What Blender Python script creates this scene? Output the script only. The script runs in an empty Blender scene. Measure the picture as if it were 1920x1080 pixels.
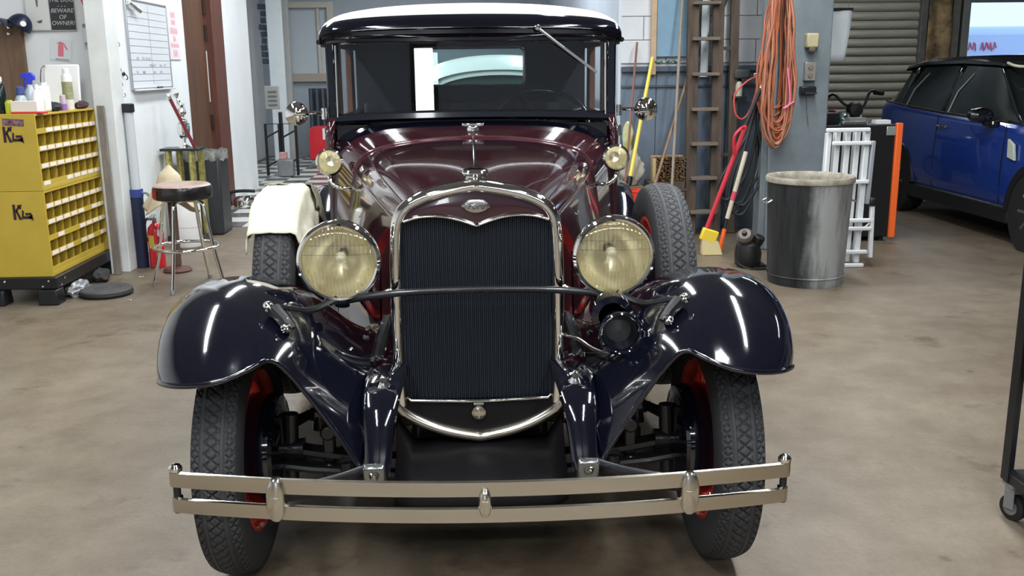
import bpy, bmesh, math, random
from mathutils import Vector, Matrix, noise
random.seed(7)
PI = math.pi
SC = bpy.context.scene
COL = SC.collection

# ------------------------------------------------------------------ camera
F_PX, CAM_H, PITCH, ROLL, YAW = 1800.0, 1.47, 0.225, 0.011, 0.042
_fw = Vector((math.sin(YAW)*math.cos(PITCH), math.cos(YAW)*math.cos(PITCH), -math.sin(PITCH)))
_rt0 = Vector((math.cos(YAW), -math.sin(YAW), 0))
_up0 = _rt0.cross(_fw)
_rt = math.cos(ROLL)*_rt0 - math.sin(ROLL)*_up0
_up = math.sin(ROLL)*_rt0 + math.cos(ROLL)*_up0
cam_data = bpy.data.cameras.new('camera')
cam_data.sensor_width = 36.0
cam_data.lens = F_PX/1920.0*36.0
cam_data.clip_start = 0.05
cam_data.clip_end = 200
cam = bpy.data.objects.new('camera', cam_data)
COL.objects.link(cam)
M4 = Matrix(((_rt.x, _up.x, -_fw.x, -0.014), (_rt.y, _up.y, -_fw.y, 0), (_rt.z, _up.z, -_fw.z, CAM_H), (0, 0, 0, 1)))
cam.matrix_world = M4
SC.camera = cam

# ------------------------------------------------------------------ world, exposure
W = bpy.data.worlds.new('world'); SC.world = W
W.use_nodes = True
W.node_tree.nodes['Background'].inputs[0].default_value = (0.62, 0.75, 1.0, 1)
W.node_tree.nodes['Background'].inputs[1].default_value = 2.2
SC.view_settings.view_transform = 'Standard'
SC.view_settings.look = 'None'
SC.view_settings.gamma = 1
SC.view_settings.use_curve_mapping = False
SC.view_settings.exposure = 0.0

# ------------------------------------------------------------------ ceiling lamps (the shop's fluorescent fixtures, and a few added to brighten)
CEIL = 3.5
LAMPS = [  # x, y, rotation about z, length, watts
    (-0.95, 0.35, PI/2, 2.4, 90), (1.05, 0.35, PI/2, 2.4, 90),
    (-1.85, 3.4, PI/2, 2.4, 95), (1.75, 3.2, PI/2, 2.4, 105),
    (-1.6, 6.6, PI/2, 2.4, 88), (0.6, 6.2, PI/2, 2.4, 60),
    (2.2, 6.0, PI/2, 2.4, 80),
    (-1.4, 10.2, PI/2, 2.4, 85), (-1.2, 14.2, PI/2, 2.4, 75),
    (0.7, 10.8, PI/2, 2.4, 55),
    (-1.4, -2.8, 0, 2.4, 110), (1.6, -2.8, 0, 2.4, 110),  # unseen pair behind the camera, added to brighten chrome and headlamps
    (5.4, 5.2, PI/2, 2.4, 22), (4.6, 11.8, 0, 2.4, 60),  # the second one is added to light the back wall of the bay
]
for lx, ly, lr, ll, lw in LAMPS:
    ld = bpy.data.lights.new('fluorescent_light', 'AREA')
    ld.shape = 'RECTANGLE'; ld.size = ll; ld.size_y = 0.16
    ld.energy = lw; ld.color = (0.93, 0.97, 1.0)
    lo = bpy.data.objects.new('fluorescent_light', ld)
    lo.location = (lx, ly, CEIL-0.145); lo.rotation_euler = (0, 0, lr)
    COL.objects.link(lo)

# ------------------------------------------------------------------ materials
MATS = {}
def mat(name, col, rough=0.5, metal=0.0, var=0.0, scale=8.0, bump=0.0, bscale=60.0, coat=0.0, emit=0.0, trans=0.0, ior=1.45, spec=0.5, col2=None, stretch=None, detail=4.0, rvar=0.0):
    """Principled material; col2/var mix a noise-driven second colour, bump adds fine relief."""
    if name in MATS: return MATS[name]
    m = bpy.data.materials.new(name); m.use_nodes = True
    nt = m.node_tree; b = nt.nodes['Principled BSDF']
    b.inputs['Base Color'].default_value = (*col, 1)
    b.inputs['Roughness'].default_value = rough
    b.inputs['Metallic'].default_value = metal
    b.inputs['Coat Weight'].default_value = coat
    b.inputs['Coat Roughness'].default_value = 0.03
    b.inputs['Specular IOR Level'].default_value = spec
    b.inputs['IOR'].default_value = ior
    b.inputs['Transmission Weight'].default_value = trans
    if emit:
        b.inputs['Emission Color'].default_value = (*col, 1); b.inputs['Emission Strength'].default_value = emit
    tc = nt.nodes.new('ShaderNodeTexCoord'); mp = nt.nodes.new('ShaderNodeMapping')
    nt.links.new(tc.outputs['Object'], mp.inputs['Vector'])
    if stretch: mp.inputs['Scale'].default_value = stretch
    if var or col2 or rvar:
        n = nt.nodes.new('ShaderNodeTexNoise'); n.inputs['Scale'].default_value = scale; n.inputs['Detail'].default_value = detail
        n.inputs['Roughness'].default_value = 0.62
        nt.links.new(mp.outputs[0], n.inputs['Vector'])
        if var or col2:
            r = nt.nodes.new('ShaderNodeValToRGB')
            r.color_ramp.elements[0].position = 0.32; r.color_ramp.elements[1].position = 0.68
            c2 = col2 if col2 else tuple(max(0, c*(1-var)) for c in col)
            r.color_ramp.elements[0].color = (*c2, 1); r.color_ramp.elements[1].color = (*col, 1)
            nt.links.new(n.outputs[0], r.inputs[0]); nt.links.new(r.outputs[0], b.inputs['Base Color'])
        if rvar:
            mr = nt.nodes.new('ShaderNodeMapRange'); mr.inputs[3].default_value = rough-rvar; mr.inputs[4].default_value = rough+rvar
            nt.links.new(n.outputs[0], mr.inputs[0]); nt.links.new(mr.outputs[0], b.inputs['Roughness'])
    if bump:
        n2 = nt.nodes.new('ShaderNodeTexNoise'); n2.inputs['Scale'].default_value = bscale; n2.inputs['Detail'].default_value = 3
        nt.links.new(mp.outputs[0], n2.inputs['Vector'])
        bp = nt.nodes.new('ShaderNodeBump'); bp.inputs['Strength'].default_value = bump; bp.inputs['Distance'].default_value = 0.01
        nt.links.new(n2.outputs[0], bp.inputs['Height']); nt.links.new(bp.outputs[0], b.inputs['Normal'])
    MATS[name] = m
    return m

def glass(name, tint=(1, 1, 1), gloss=0.12, rough=0.0, bump=None):
    """Thin pane: clear transmission plus a Fresnel mirror."""
    if name in MATS: return MATS[name]
    m = bpy.data.materials.new(name); m.use_nodes = True
    nt = m.node_tree; nt.nodes.clear()
    o = nt.nodes.new('ShaderNodeOutputMaterial'); mx = nt.nodes.new('ShaderNodeMixShader')
    t = nt.nodes.new('ShaderNodeBsdfTransparent'); t.inputs[0].default_value = (*tint, 1)
    g = nt.nodes.new('ShaderNodeBsdfGlossy'); g.inputs['Roughness'].default_value = rough
    fr = nt.nodes.new('ShaderNodeFresnel'); fr.inputs[0].default_value = 1.5
    ad = nt.nodes.new('ShaderNodeMath'); ad.operation = 'ADD'; ad.use_clamp = True; ad.inputs[1].default_value = gloss
    nt.links.new(fr.outputs[0], ad.inputs[0]); nt.links.new(ad.outputs[0], mx.inputs[0])
    nt.links.new(t.outputs[0], mx.inputs[1]); nt.links.new(g.outputs[0], mx.inputs[2]); nt.links.new(mx.outputs[0], o.inputs[0])
    if bump:
        tc = nt.nodes.new('ShaderNodeTexCoord'); wv = nt.nodes.new('ShaderNodeTexWave'); wv.inputs['Scale'].default_value = bump
        wv.bands_direction = 'X'; nt.links.new(tc.outputs['Object'], wv.inputs['Vector'])
        bp = nt.nodes.new('ShaderNodeBump'); bp.inputs['Strength'].default_value = 0.5; bp.inputs['Distance'].default_value = 0.004
        nt.links.new(wv.outputs[0], bp.inputs['Height']); nt.links.new(bp.outputs[0], g.inputs['Normal'])
    MATS[name] = m
    return m

def concrete():
    m = bpy.data.materials.new('concrete_floor'); m.use_nodes = True
    nt = m.node_tree; b = nt.nodes['Principled BSDF']; L = nt.links.new
    tc = nt.nodes.new('ShaderNodeTexCoord')
    def nz(s, d, r=0.6):
        n = nt.nodes.new('ShaderNodeTexNoise'); n.inputs['Scale'].default_value = s; n.inputs['Detail'].default_value = d; n.inputs['Roughness'].default_value = r
        L(tc.outputs['Object'], n.inputs['Vector']); return n
    def ramp(src, p0, c0, p1, c1):
        r = nt.nodes.new('ShaderNodeValToRGB'); e = r.color_ramp.elements
        e[0].position = p0; e[0].color = (*c0, 1); e[1].position = p1; e[1].color = (*c1, 1); L(src, r.inputs[0]); return r
    def mul(a, c, f=1.0):
        x = nt.nodes.new('ShaderNodeMix'); x.data_type = 'RGBA'; x.blend_type = 'MULTIPLY'; x.inputs[0].default_value = f
        L(a, x.inputs[6]); L(c, x.inputs[7]); return x.outputs[2]
    base = ramp(nz(0.8, 6).outputs[0], 0.3, (0.185, 0.158, 0.125), 0.72, (0.32, 0.295, 0.25))
    mid = ramp(nz(4.5, 7, 0.7).outputs[0], 0.3, (0.72, 0.68, 0.63), 0.62, (1, 1, 1))
    fine = ramp(nz(60, 4).outputs[0], 0.25, (0.86, 0.85, 0.84), 0.6, (1, 1, 1))
    stain = ramp(nz(1.7, 5, 0.75).outputs[0], 0.30, (0.42, 0.36, 0.31), 0.42, (1, 1, 1))
    spot = ramp(nz(9, 2, 0.5).outputs[0], 0.22, (0.35, 0.32, 0.3), 0.27, (1, 1, 1))
    c = mul(mul(mul(mul(base.outputs[0], mid.outputs[0]), fine.outputs[0]), stain.outputs[0], 0.75), spot.outputs[0], 0.5)
    # oil drips where the car has stood
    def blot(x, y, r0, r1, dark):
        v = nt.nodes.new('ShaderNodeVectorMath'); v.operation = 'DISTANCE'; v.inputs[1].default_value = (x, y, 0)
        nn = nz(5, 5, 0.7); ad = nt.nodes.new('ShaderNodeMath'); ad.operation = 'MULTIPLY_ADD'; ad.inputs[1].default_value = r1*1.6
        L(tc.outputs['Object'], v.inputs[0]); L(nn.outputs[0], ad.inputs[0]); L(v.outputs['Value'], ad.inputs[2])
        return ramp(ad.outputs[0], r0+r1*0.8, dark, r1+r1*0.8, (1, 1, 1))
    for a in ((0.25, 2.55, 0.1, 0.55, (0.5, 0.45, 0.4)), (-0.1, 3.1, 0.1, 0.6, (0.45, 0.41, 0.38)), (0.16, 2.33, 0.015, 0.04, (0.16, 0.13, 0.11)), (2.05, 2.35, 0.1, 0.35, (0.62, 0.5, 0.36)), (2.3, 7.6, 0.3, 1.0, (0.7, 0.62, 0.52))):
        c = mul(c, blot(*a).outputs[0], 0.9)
    L(c, b.inputs['Base Color'])
    rr = nt.nodes.new('ShaderNodeMapRange'); rr.inputs[3].default_value = 0.34; rr.inputs[4].default_value = 0.62
    L(nz(3, 5).outputs[0], rr.inputs[0]); L(rr.outputs[0], b.inputs['Roughness'])
    bp = nt.nodes.new('ShaderNodeBump'); bp.inputs['Strength'].default_value = 0.12; bp.inputs['Distance'].default_value = 0.01
    L(nz(35, 6).outputs[0], bp.inputs['Height']); L(bp.outputs[0], b.inputs['Normal'])
    return m
MATS['concrete'] = concrete()

black_paint = mat('black_enamel', (0.003, 0.0035, 0.008), 0.09, coat=1.0)
chassis_black = mat('chassis_black', (0.012, 0.012, 0.014), 0.33, coat=0.3, var=0.4)
maroon = mat('maroon_enamel', (0.034, 0.008, 0.0115), 0.12, coat=1.0)
chrome = mat('chrome', (0.86, 0.85, 0.82), 0.05, 1.0)
nickel = mat('nickel_worn', (0.62, 0.585, 0.51), 0.20, 1.0, rvar=0.05, scale=14)
steel = mat('brushed_steel', (0.55, 0.55, 0.54), 0.32, 1.0, rvar=0.1)
rubber = mat('tyre_rubber', (0.045, 0.046, 0.048), 0.62, bump=0.15, bscale=180, var=0.25, scale=5)
black_rubber = mat('black_rubber', (0.014, 0.014, 0.015), 0.6)
red_wheel = mat('red_wheel_paint', (0.64, 0.038, 0.022), 0.22, coat=0.7)
white_wall = mat('white_wall_paint', (0.80, 0.82, 0.83), 0.55, var=0.07, scale=2.2, bump=0.05, bscale=30)
white_block = mat('white_block_paint', (0.66, 0.68, 0.71), 0.6, var=0.10, scale=3, bump=0.12, bscale=45)
blue_wain = mat('blue_grey_wall_paint', (0.165, 0.21, 0.27), 0.5, var=0.25, scale=2.5, bump=0.06, bscale=30)
post_grey = mat('post_grey_paint', (0.22, 0.26, 0.28), 0.45, var=0.30, scale=3.0, bump=0.05, bscale=30)
brown_wood = mat('brown_stained_wood', (0.125, 0.055, 0.025), 0.42, col2=(0.07, 0.03, 0.015), scale=3, stretch=(9, 9, 0.7), bump=0.08)
red_wood = mat('red_stained_wood', (0.135, 0.045, 0.026), 0.4, col2=(0.08, 0.026, 0.016), scale=3, stretch=(9, 9, 0.7), bump=0.08)
old_wood = mat('weathered_wood', (0.115, 0.082, 0.058), 0.75, col2=(0.06, 0.043, 0.032), scale=3, stretch=(8, 8, 0.8), bump=0.3)
rung_wood = mat('worn_rung_wood', (0.20, 0.16, 0.125), 0.75, col2=(0.13, 0.10, 0.08), scale=4, stretch=(1, 8, 8), bump=0.25)
handle_wood = mat('handle_wood', (0.30, 0.19, 0.11), 0.6, col2=(0.19, 0.11, 0.065), scale=4, stretch=(8, 8, 1))
tan_wood = mat('tan_wood', (0.42, 0.28, 0.15), 0.6, col2=(0.30, 0.19, 0.10), scale=4, stretch=(8, 8, 1))
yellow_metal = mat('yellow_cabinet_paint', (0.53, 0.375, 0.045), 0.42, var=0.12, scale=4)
yellow_shade = mat('yellow_cabinet_shaded', (0.46, 0.32, 0.04), 0.5, var=0.15, scale=6)  # cabinet yellow darkened to paint in the shade inside the bins
cabinet_black = mat('black_stand_paint', (0.011, 0.012, 0.013), 0.35, var=0.3, scale=8)
card = mat('cream_card', (0.80, 0.72, 0.66), 0.7)
white_plastic = mat('white_plastic', (0.78, 0.78, 0.76), 0.4)
black_plastic = mat('black_plastic', (0.012, 0.012, 0.014), 0.4)
red_paint = mat('red_gloss_paint', (0.60, 0.02, 0.03), 0.28, coat=0.4)
orange_plastic = mat('orange_plastic', (0.90, 0.14, 0.02), 0.4)
yellow_plastic = mat('yellow_plastic', (0.78, 0.62, 0.10), 0.4)
navy = mat('navy_plastic', (0.012, 0.018, 0.045), 0.4)
blue_plastic = mat('blue_plastic', (0.035, 0.05, 0.60), 0.35)
grey_metal = mat('grey_metal', (0.30, 0.31, 0.32), 0.5, 0.4, var=0.3)
galv = None

# ------------------------------------------------------------------ mesh helpers
def nb(): return bmesh.new()
def box(bm, c, s, rot=None, taper=None):
    """Axis box centred c with size s; rot = Euler tuple or Matrix; returns verts."""
    hx, hy, hz = s[0]/2, s[1]/2, s[2]/2
    R = Matrix.Identity(3) if rot is None else (rot if isinstance(rot, Matrix) else __import__('mathutils').Euler(rot).to_matrix())
    vs = []
    for x, y, z in ((-1,-1,-1),(1,-1,-1),(1,1,-1),(-1,1,-1),(-1,-1,1),(1,-1,1),(1,1,1),(-1,1,1)):
        t = taper if (taper and z > 0) else 1.0
        vs.append(bm.verts.new(Vector(c)+R @ Vector((x*hx*t, y*hy*t, z*hz))))
    for f in ((3,2,1,0),(4,5,6,7),(0,1,5,4),(1,2,6,5),(2,3,7,6),(3,0,4,7)): bm.faces.new([vs[i] for i in f])
    return vs
def frame_of(d):
    d = Vector(d).normalized()
    a = Vector((0,0,1)) if abs(d.z) < 0.9 else Vector((1,0,0))
    u = d.cross(a).normalized(); v = d.cross(u).normalized()
    return u, v, d
def ring(bm, c, u, v, r, n, r2=None):
    r2 = r if r2 is None else r2
    return [bm.verts.new(Vector(c)+u*(r*math.cos(2*PI*i/n))+v*(r2*math.sin(2*PI*i/n))) for i in range(n)]
def bridge(bm, A, B):
    n = len(A)
    for i in range(n): bm.faces.new((A[i], A[(i+1) % n], B[(i+1) % n], B[i]))
def cyl(bm, p0, p1, r0, r1=None, n=14, caps=True):
    r1 = r0 if r1 is None else r1
    p0, p1 = Vector(p0), Vector(p1); u, v, d = frame_of(p1-p0)
    A = ring(bm, p0, u, v, r0, n); B = ring(bm, p1, u, v, r1, n); bridge(bm, A, B)
    if caps: bm.faces.new(A[::-1]); bm.faces.new(B)
def tube(bm, pts, r, n=8, closed=False, caps=True):
    """Round tube along a polyline; r number or list."""
    P = [Vector(p) for p in pts]; N = len(P)
    rs = r if isinstance(r, (list, tuple)) else [r]*N
    prev = None; rings = []
    for i in range(N):
        a = P[i-1] if (i > 0 or closed) else P[i]; b = P[(i+1) % N] if (i < N-1 or closed) else P[i]
        d = (b-a).normalized() if (b-a).length > 1e-9 else Vector((0,0,1))
        if prev is None: u, v, _ = frame_of(d)
        else:
            u = (prev - d*prev.dot(d)); u = u.normalized() if u.length > 1e-6 else frame_of(d)[0]
            v = d.cross(u)
        prev = u; rings.append(ring(bm, P[i], u, v, rs[i], n))
    for i in range(N-1): bridge(bm, rings[i], rings[i+1])
    if closed: bridge(bm, rings[-1], rings[0])
    elif caps: bm.faces.new(rings[0][::-1]); bm.faces.new(rings[-1])
def lathe(bm, prof, origin=(0,0,0), axis=(0,0,1), n=32, cap0=False, cap1=False, sq=1.0):
    """Revolve (r, h) profile about axis."""
    u, v, d = frame_of(axis); o = Vector(origin); rows = []
    for r, h in prof: rows.append(ring(bm, o+d*h, u, v, max(r, 1e-5), n, max(r, 1e-5)*sq))
    for i in range(len(rows)-1): bridge(bm, rows[i], rows[i+1])
    if cap0: bm.faces.new(rows[0][::-1])
    if cap1: bm.faces.new(rows[-1])
def prism(bm, poly, a, b, plane='xz'):
    """Extrude 2-D polygon between a and b along the third axis."""
    def P(p, t): return {'xz': (p[0], t, p[1]), 'yz': (t, p[0], p[1]), 'xy': (p[0], p[1], t)}[plane]
    A = [bm.verts.new(P(p, a)) for p in poly]; B = [bm.verts.new(P(p, b)) for p in poly]
    n = len(poly)
    for i in range(n): bm.faces.new((A[i], A[(i+1) % n], B[(i+1) % n], B[i]))
    bm.faces.new(A[::-1]); bm.faces.new(B)
def grid(bm, rows, closed=False):
    V = [[bm.verts.new(p) for p in r] for r in rows]
    for i in range(len(V)-1):
        m = len(V[i])
        for j in range(m if closed else m-1):
            try: bm.faces.new((V[i][j], V[i][(j+1) % m], V[i+1][(j+1) % m], V[i+1][j]))
            except ValueError: pass
    return V
def smooth_pts(pts, k=4):
    """Catmull-Rom through points."""
    P = [Vector(p) for p in pts]; out = []
    for i in range(len(P)-1):
        p0 = P[max(i-1, 0)]; p1 = P[i]; p2 = P[i+1]; p3 = P[min(i+2, len(P)-1)]
        for j in range(k):
            t = j/k
            out.append(0.5*((2*p1)+(p2-p0)*t+(2*p0-5*p1+4*p2-p3)*t*t+(3*p1-p0-3*p2+p3)*t**3))
    out.append(P[-1]); return out

def obj(name, bm, m, parent=None, loc=(0,0,0), rot=(0,0,0), bevel=0, smooth=30, solid=0, sub=0, kind=None, label=None):
    bmesh.ops.recalc_face_normals(bm, faces=bm.faces[:])
    me = bpy.data.meshes.new(name); bm.to_mesh(me); bm.free()
    me.materials.append(m)
    if smooth:
        me.polygons.foreach_set('use_smooth', [True]*len(me.polygons))
        me.set_sharp_from_angle(angle=math.radians(smooth))
    o = bpy.data.objects.new(name, me); COL.objects.link(o)
    o.location = loc; o.rotation_euler = rot
    if parent is not None: o.parent = parent
    if solid:
        md = o.modifiers.new('thickness', 'SOLIDIFY'); md.thickness = abs(solid); md.offset = 1 if solid < 0 else -1
    if sub:
        md = o.modifiers.new('subdivision', 'SUBSURF'); md.levels = sub; md.render_levels = sub
    if bevel:
        md = o.modifiers.new('bevel', 'BEVEL'); md.width = bevel; md.segments = 2; md.limit_method = 'ANGLE'; md.angle_limit = math.radians(40)
    if kind: o['kind'] = kind
    if label: o['label'] = label
    return o
def tag(o, label, cat, group=None):
    o['label'] = label; o['category'] = cat
    if group: o['group'] = group
    return o
def thing(name, label, cat, loc=(0,0,0), rot=(0,0,0), group=None):
    o = bpy.data.objects.new(name, None); COL.objects.link(o)
    o.empty_display_size = 0.1
    o.location = loc; o.rotation_euler = rot
    return tag(o, label, cat, group)
def dup(o, parent=None):
    c = o.copy(); COL.objects.link(c); c.parent = parent
    return c
def struct(name, bm, m, parent=None, **k):
    o = obj(name, bm, m, parent, **k)
    if parent is None: o['kind'] = 'structure'
    return o
def text(name, s, m, size, parent, loc, rot, depth=0.001, align='CENTER', shear=0.0):
    cu = bpy.data.curves.new(name, 'FONT'); cu.body = s; cu.size = size; cu.extrude = depth
    cu.align_x = align; cu.align_y = 'CENTER'; cu.shear = shear
    t = bpy.data.objects.new(name, cu); COL.objects.link(t)
    dg = bpy.context.evaluated_depsgraph_get(); me = bpy.data.meshes.new_from_object(t.evaluated_get(dg))
    bpy.data.objects.remove(t); bpy.data.curves.remove(cu)
    me.materials.clear(); me.materials.append(m)
    o = bpy.data.objects.new(name, me); COL.objects.link(o); o.parent = parent; o.location = loc; o.rotation_euler = rot
    return o

# ================================================================== THE SETTING
bm = nb(); box(bm, (2.0, 5.3, -0.06), (13.6, 24.5, 0.12)); floor = struct('floor', bm, MATS['concrete'], smooth=0)
# checkerboard tiles laid on the concrete in the passage at the back left
tile_white = mat('white_floor_tile', (0.62, 0.62, 0.58), 0.3, var=0.15, scale=5)
tile_dark = mat('dark_floor_tile', (0.10, 0.10, 0.10), 0.3, var=0.25, scale=5)
TS = 0.305
tm = {}
for k, m in ((0, tile_white), (1, tile_dark)):
    bm = nb(); box(bm, (0, 0, 0.002), (TS-0.006, TS-0.006, 0.008))
    o = obj('tile', bm, m, floor, smooth=0, bevel=0.001); tm[k] = o
first = {0: True, 1: True}
def put_tile(i, j, x, y):
    k = (i+j) % 2
    if first[k]: o = tm[k]; first[k] = False
    else: o = dup(tm[k], floor)
    o.location = (x, y, 0)
for j in range(13):
    for i in range(3):
        put_tile(i, j, -1.93-TS/2-i*TS, 9.30+TS/2+j*TS*1.0)
for j in range(13, 26):
    for i in range(5):
        put_tile(i, j, -1.93-TS/2-i*TS, 9.30+TS/2+j*TS)
bm = nb(); box(bm, (-0.9, 5.35, CEIL+0.05), (7.8, 24.3, 0.1)); box(bm, (5.9, 3.4, CEIL+0.05), (5.8, 20.5, 0.1)); struct('ceiling', bm, mat('ceiling_paint', (0.24, 0.245, 0.25), 0.8, var=0.2, scale=2), smooth=0)

WX = -2.72       # face of the white wall along the left
bm = nb()
box(bm, (WX-0.08, 8.545, CEIL/2), (0.16, 2.19, CEIL))                     # before the door
box(bm, (WX-0.08, 10.30, 2.32+(CEIL-2.32)/2), (0.16, 1.28, CEIL-2.32))     # above the door
box(bm, (WX-0.08, 11.67, CEIL/2), (0.16, 1.46, CEIL))                     # after the door
struct('wall_left', bm, white_wall, smooth=0)
bm = nb(); box(bm, (-3.76, 7.531, CEIL/2), (1.92, 0.16, CEIL)); struct('wall_left_return', bm, white_wall, smooth=0)
bm = nb(); box(bm, (-4.72, 0.3, CEIL/2), (0.16, 14.3, CEIL)); struct('wall_left_front', bm, white_wall, smooth=0)
bm = nb(); box(bm, (-3.66, 14.9, CEIL/2), (0.16, 4.85, CEIL)); box(bm, (-3.2, 12.33, CEIL/2), (0.8, 0.12, CEIL))
struct('wall_left_passage', bm, white_wall, smooth=0)
# far back wall with a window opening
bm = nb()
WB = 17.4
X0, X1, Z0, Z1 = -3.10, -2.42, 1.42, 2.52
box(bm, ((-4.5+X0)/2, WB, CEIL/2), (X0+4.5, 0.16, CEIL)); box(bm, ((X1+1.5)/2, WB, CEIL/2), (1.5-X1, 0.16, CEIL))
box(bm, ((X0+X1)/2, WB, Z0/2), (X1-X0, 0.16, Z0)); box(bm, ((X0+X1)/2, WB, (Z1+CEIL)/2), (X1-X0, 0.16, CEIL-Z1))
back_paint = mat('pale_blue_grey_paint', (0.42, 0.47, 0.53), 0.6, var=0.12, scale=2)
struct('wall_back', bm, back_paint, smooth=0)
w1 = nb(); pane_glass = glass('window_glass', (0.86, 0.93, 0.97), 0.05)
box(w1, ((X0+X1)/2, WB, (Z0+Z1)/2), (X1-X0, 0.01, Z1-Z0)); w1o = struct('window_1', w1, mat('frosted_pane', (0.55, 0.62, 0.66), 0.35, spec=0.6), smooth=0)
bm = nb(); cream = mat('cream_trim_paint', (0.62, 0.58, 0.50), 0.5, var=0.1)
for a in (((X0-0.05), (Z0+Z1)/2, 0.12, Z1-Z0+0.2), ((X1+0.05), (Z0+Z1)/2, 0.12, Z1-Z0+0.2)): box(bm, (a[0], WB-0.10, a[1]), (a[2], 0.06, a[3]))
box(bm, ((X0+X1)/2, WB-0.10, Z1+0.05), (X1-X0, 0.06, 0.1))
obj('window_frame', bm, cream, w1o, smooth=0, bevel=0.006)
bm = nb(); box(bm, ((X0+X1)/2, WB-0.13, Z0-0.07), (X1-X0+0.34, 0.14, 0.14)); obj('window_sill', bm, mat('tan_sill', (0.42, 0.36, 0.30), 0.5), w1o, smooth=0, bevel=0.006)
bm = nb(); box(bm, (X1-0.17, WB-0.05, (Z0+Z1)/2), (0.05, 0.04, Z1-Z0)); obj('mullion', bm, cream, w1o, smooth=0)

# pale door casing strips in the passage beyond the white wall
bm = nb(); box(bm, (-3.06, 15.9, 1.4), (0.24, 0.10, 2.8)); struct('trim_1', bm, mat('pale_trim', (0.70, 0.76, 0.78), 0.5, var=0.06), smooth=0, bevel=0.01)
bm = nb(); box(bm, (-2.97, 16.4, 1.45), (0.09, 0.12, 2.9)); struct('trim_2', bm, mat('tan_trim', (0.44, 0.44, 0.42), 0.5, var=0.1), smooth=0, bevel=0.01)
bm = nb()
for i in range(9): box(bm, (-3.25+0.012*math.sin(i*2.1), 15.95, 1.62+i*0.105), (0.10+0.03*math.sin(i*1.7), 0.03, 0.085), rot=(0, 0.15*math.sin(i*2.7), 0))
struct('trim_3', bm, mat('dark_strip', (0.05, 0.065, 0.085), 0.6), smooth=0)

# brown door in the left wall
d1 = nb(); box(d1, (WX-0.035, 10.03, 1.16), (0.05, 0.72, 2.32)); d1o = struct('door_1', d1, brown_wood, smooth=0, bevel=0.004)
bm = nb(); box(bm, (WX+0.0, 10.70, 1.16), (0.11, 0.46, 2.32)); obj('jamb', bm, red_wood, d1o, smooth=0, bevel=0.008)
bm = nb(); box(bm, (WX-0.01, 9.655, 1.16), (0.05, 0.07, 2.32)); obj('casing', bm, brown_wood, d1o, smooth=0, bevel=0.006)
bm = nb(); box(bm, (WX-0.03, 10.42, 1.42), (0.035, 0.045, 0.52)); obj('door_slit_strip', bm, mat('grey_strip', (0.5, 0.5, 0.5), 0.4), d1o, smooth=0)  # thin grey strip standing in for the pale slit beside the door
bm = nb()
for z in (2.12, 1.86, 0.95): box(bm, (WX-0.005, 10.40, z), (0.03, 0.06, 0.16))
obj('hinge', bm, mat('dark_hinge', (0.05, 0.03, 0.025), 0.4, 0.5), d1o, smooth=0, bevel=0.004)

# wall facing the camera on the right: blue-grey boards below, white blocks above
WR = 8.75
bm = nb(); box(bm, (2.15, WR+0.10, CEIL/2), (1.6, 0.16, CEIL)); wall_right = struct('wall_right', bm, white_block, smooth=0)
bm = nb(); box(bm, (0, 0, 0), (0.398, 0.03, 0.198)); blk = obj('block', bm, white_block, wall_right, smooth=0, bevel=0.005)
fst = True
for r in range(10):
    for c in range(-1, 6):
        x0 = 1.35+c*0.405+(0.2 if r % 2 else 0); xa, xb = max(x0, 1.35), min(x0+0.4, 2.95)
        if xb-xa < 0.05: continue
        o = blk if fst else dup(blk, wall_right); fst = False
        o.location = ((xa+xb)/2, WR+0.012, 1.50+0.1+r*0.203); o.scale = ((xb-xa)/0.4, 1, 1)
bm = nb(); box(bm, (0, 0, 0.715), (0.316, 0.03, 1.43)); bd = obj('board', bm, blue_wain, wall_right, smooth=0, bevel=0.004)
for i in range(5):
    o = bd if i == 0 else dup(bd, wall_right)
    o.location = (1.35+0.160+i*0.320, WR+0.008+0.004*(i % 2), 0.0)
bm = nb(); box(bm, (2.15, WR-0.02, 1.45), (1.6, 0.07, 0.05)); obj('ledge', bm, mat('dark_blue_ledge', (0.085, 0.11, 0.15), 0.5, var=0.3), wall_right, smooth=0, bevel=0.006)
bm = nb(); box(bm, (2.15, WR-0.012, 1.30), (1.6, 0.03, 0.018)); obj('rail', bm, mat('dark_blue_ledge', (0.1, 0.13, 0.18)), wall_right, smooth=0)
bm = nb(); box(bm, (1.44, 13.2, CEIL/2), (0.16, 8.6, CEIL)); struct('wall_right_passage', bm, back_paint, smooth=0)
bm = nb(); box(bm, (3.03, 11.2, CEIL/2), (0.16, 4.9, CEIL)); struct('wall_bay_side', bm, post_grey, smooth=0)
# blue door / hatch in the white part of that wall
bm = nb(); box(bm, (1.79, WR-0.03, 2.08), (0.27, 0.05, 1.05)); d2 = struct('door_2', bm, mat('pale_blue_door', (0.22, 0.36, 0.47), 0.35, var=0.15), smooth=0, bevel=0.005)
bm = nb(); box(bm, (1.63, WR-0.04, 2.0), (0.045, 0.06, 1.2)); obj('casing', bm, mat('tan_casing', (0.55, 0.38, 0.24), 0.5, var=0.15), d2, smooth=0, bevel=0.004)
bm = nb(); box(bm, (1.99, WR-0.03, 2.08), (0.10, 0.06, 1.05)); obj('jamb', bm, mat('dark_jamb', (0.055, 0.05, 0.05), 0.6, var=0.3), d2, smooth=0, bevel=0.004)
bm = nb(); box(bm, (2.085, WR-0.035, 2.0), (0.07, 0.06, 1.25)); obj('pale_casing', bm, mat('pale_trim'  , (0.7, 0.76, 0.78)), d2, smooth=0, bevel=0.004)

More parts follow.
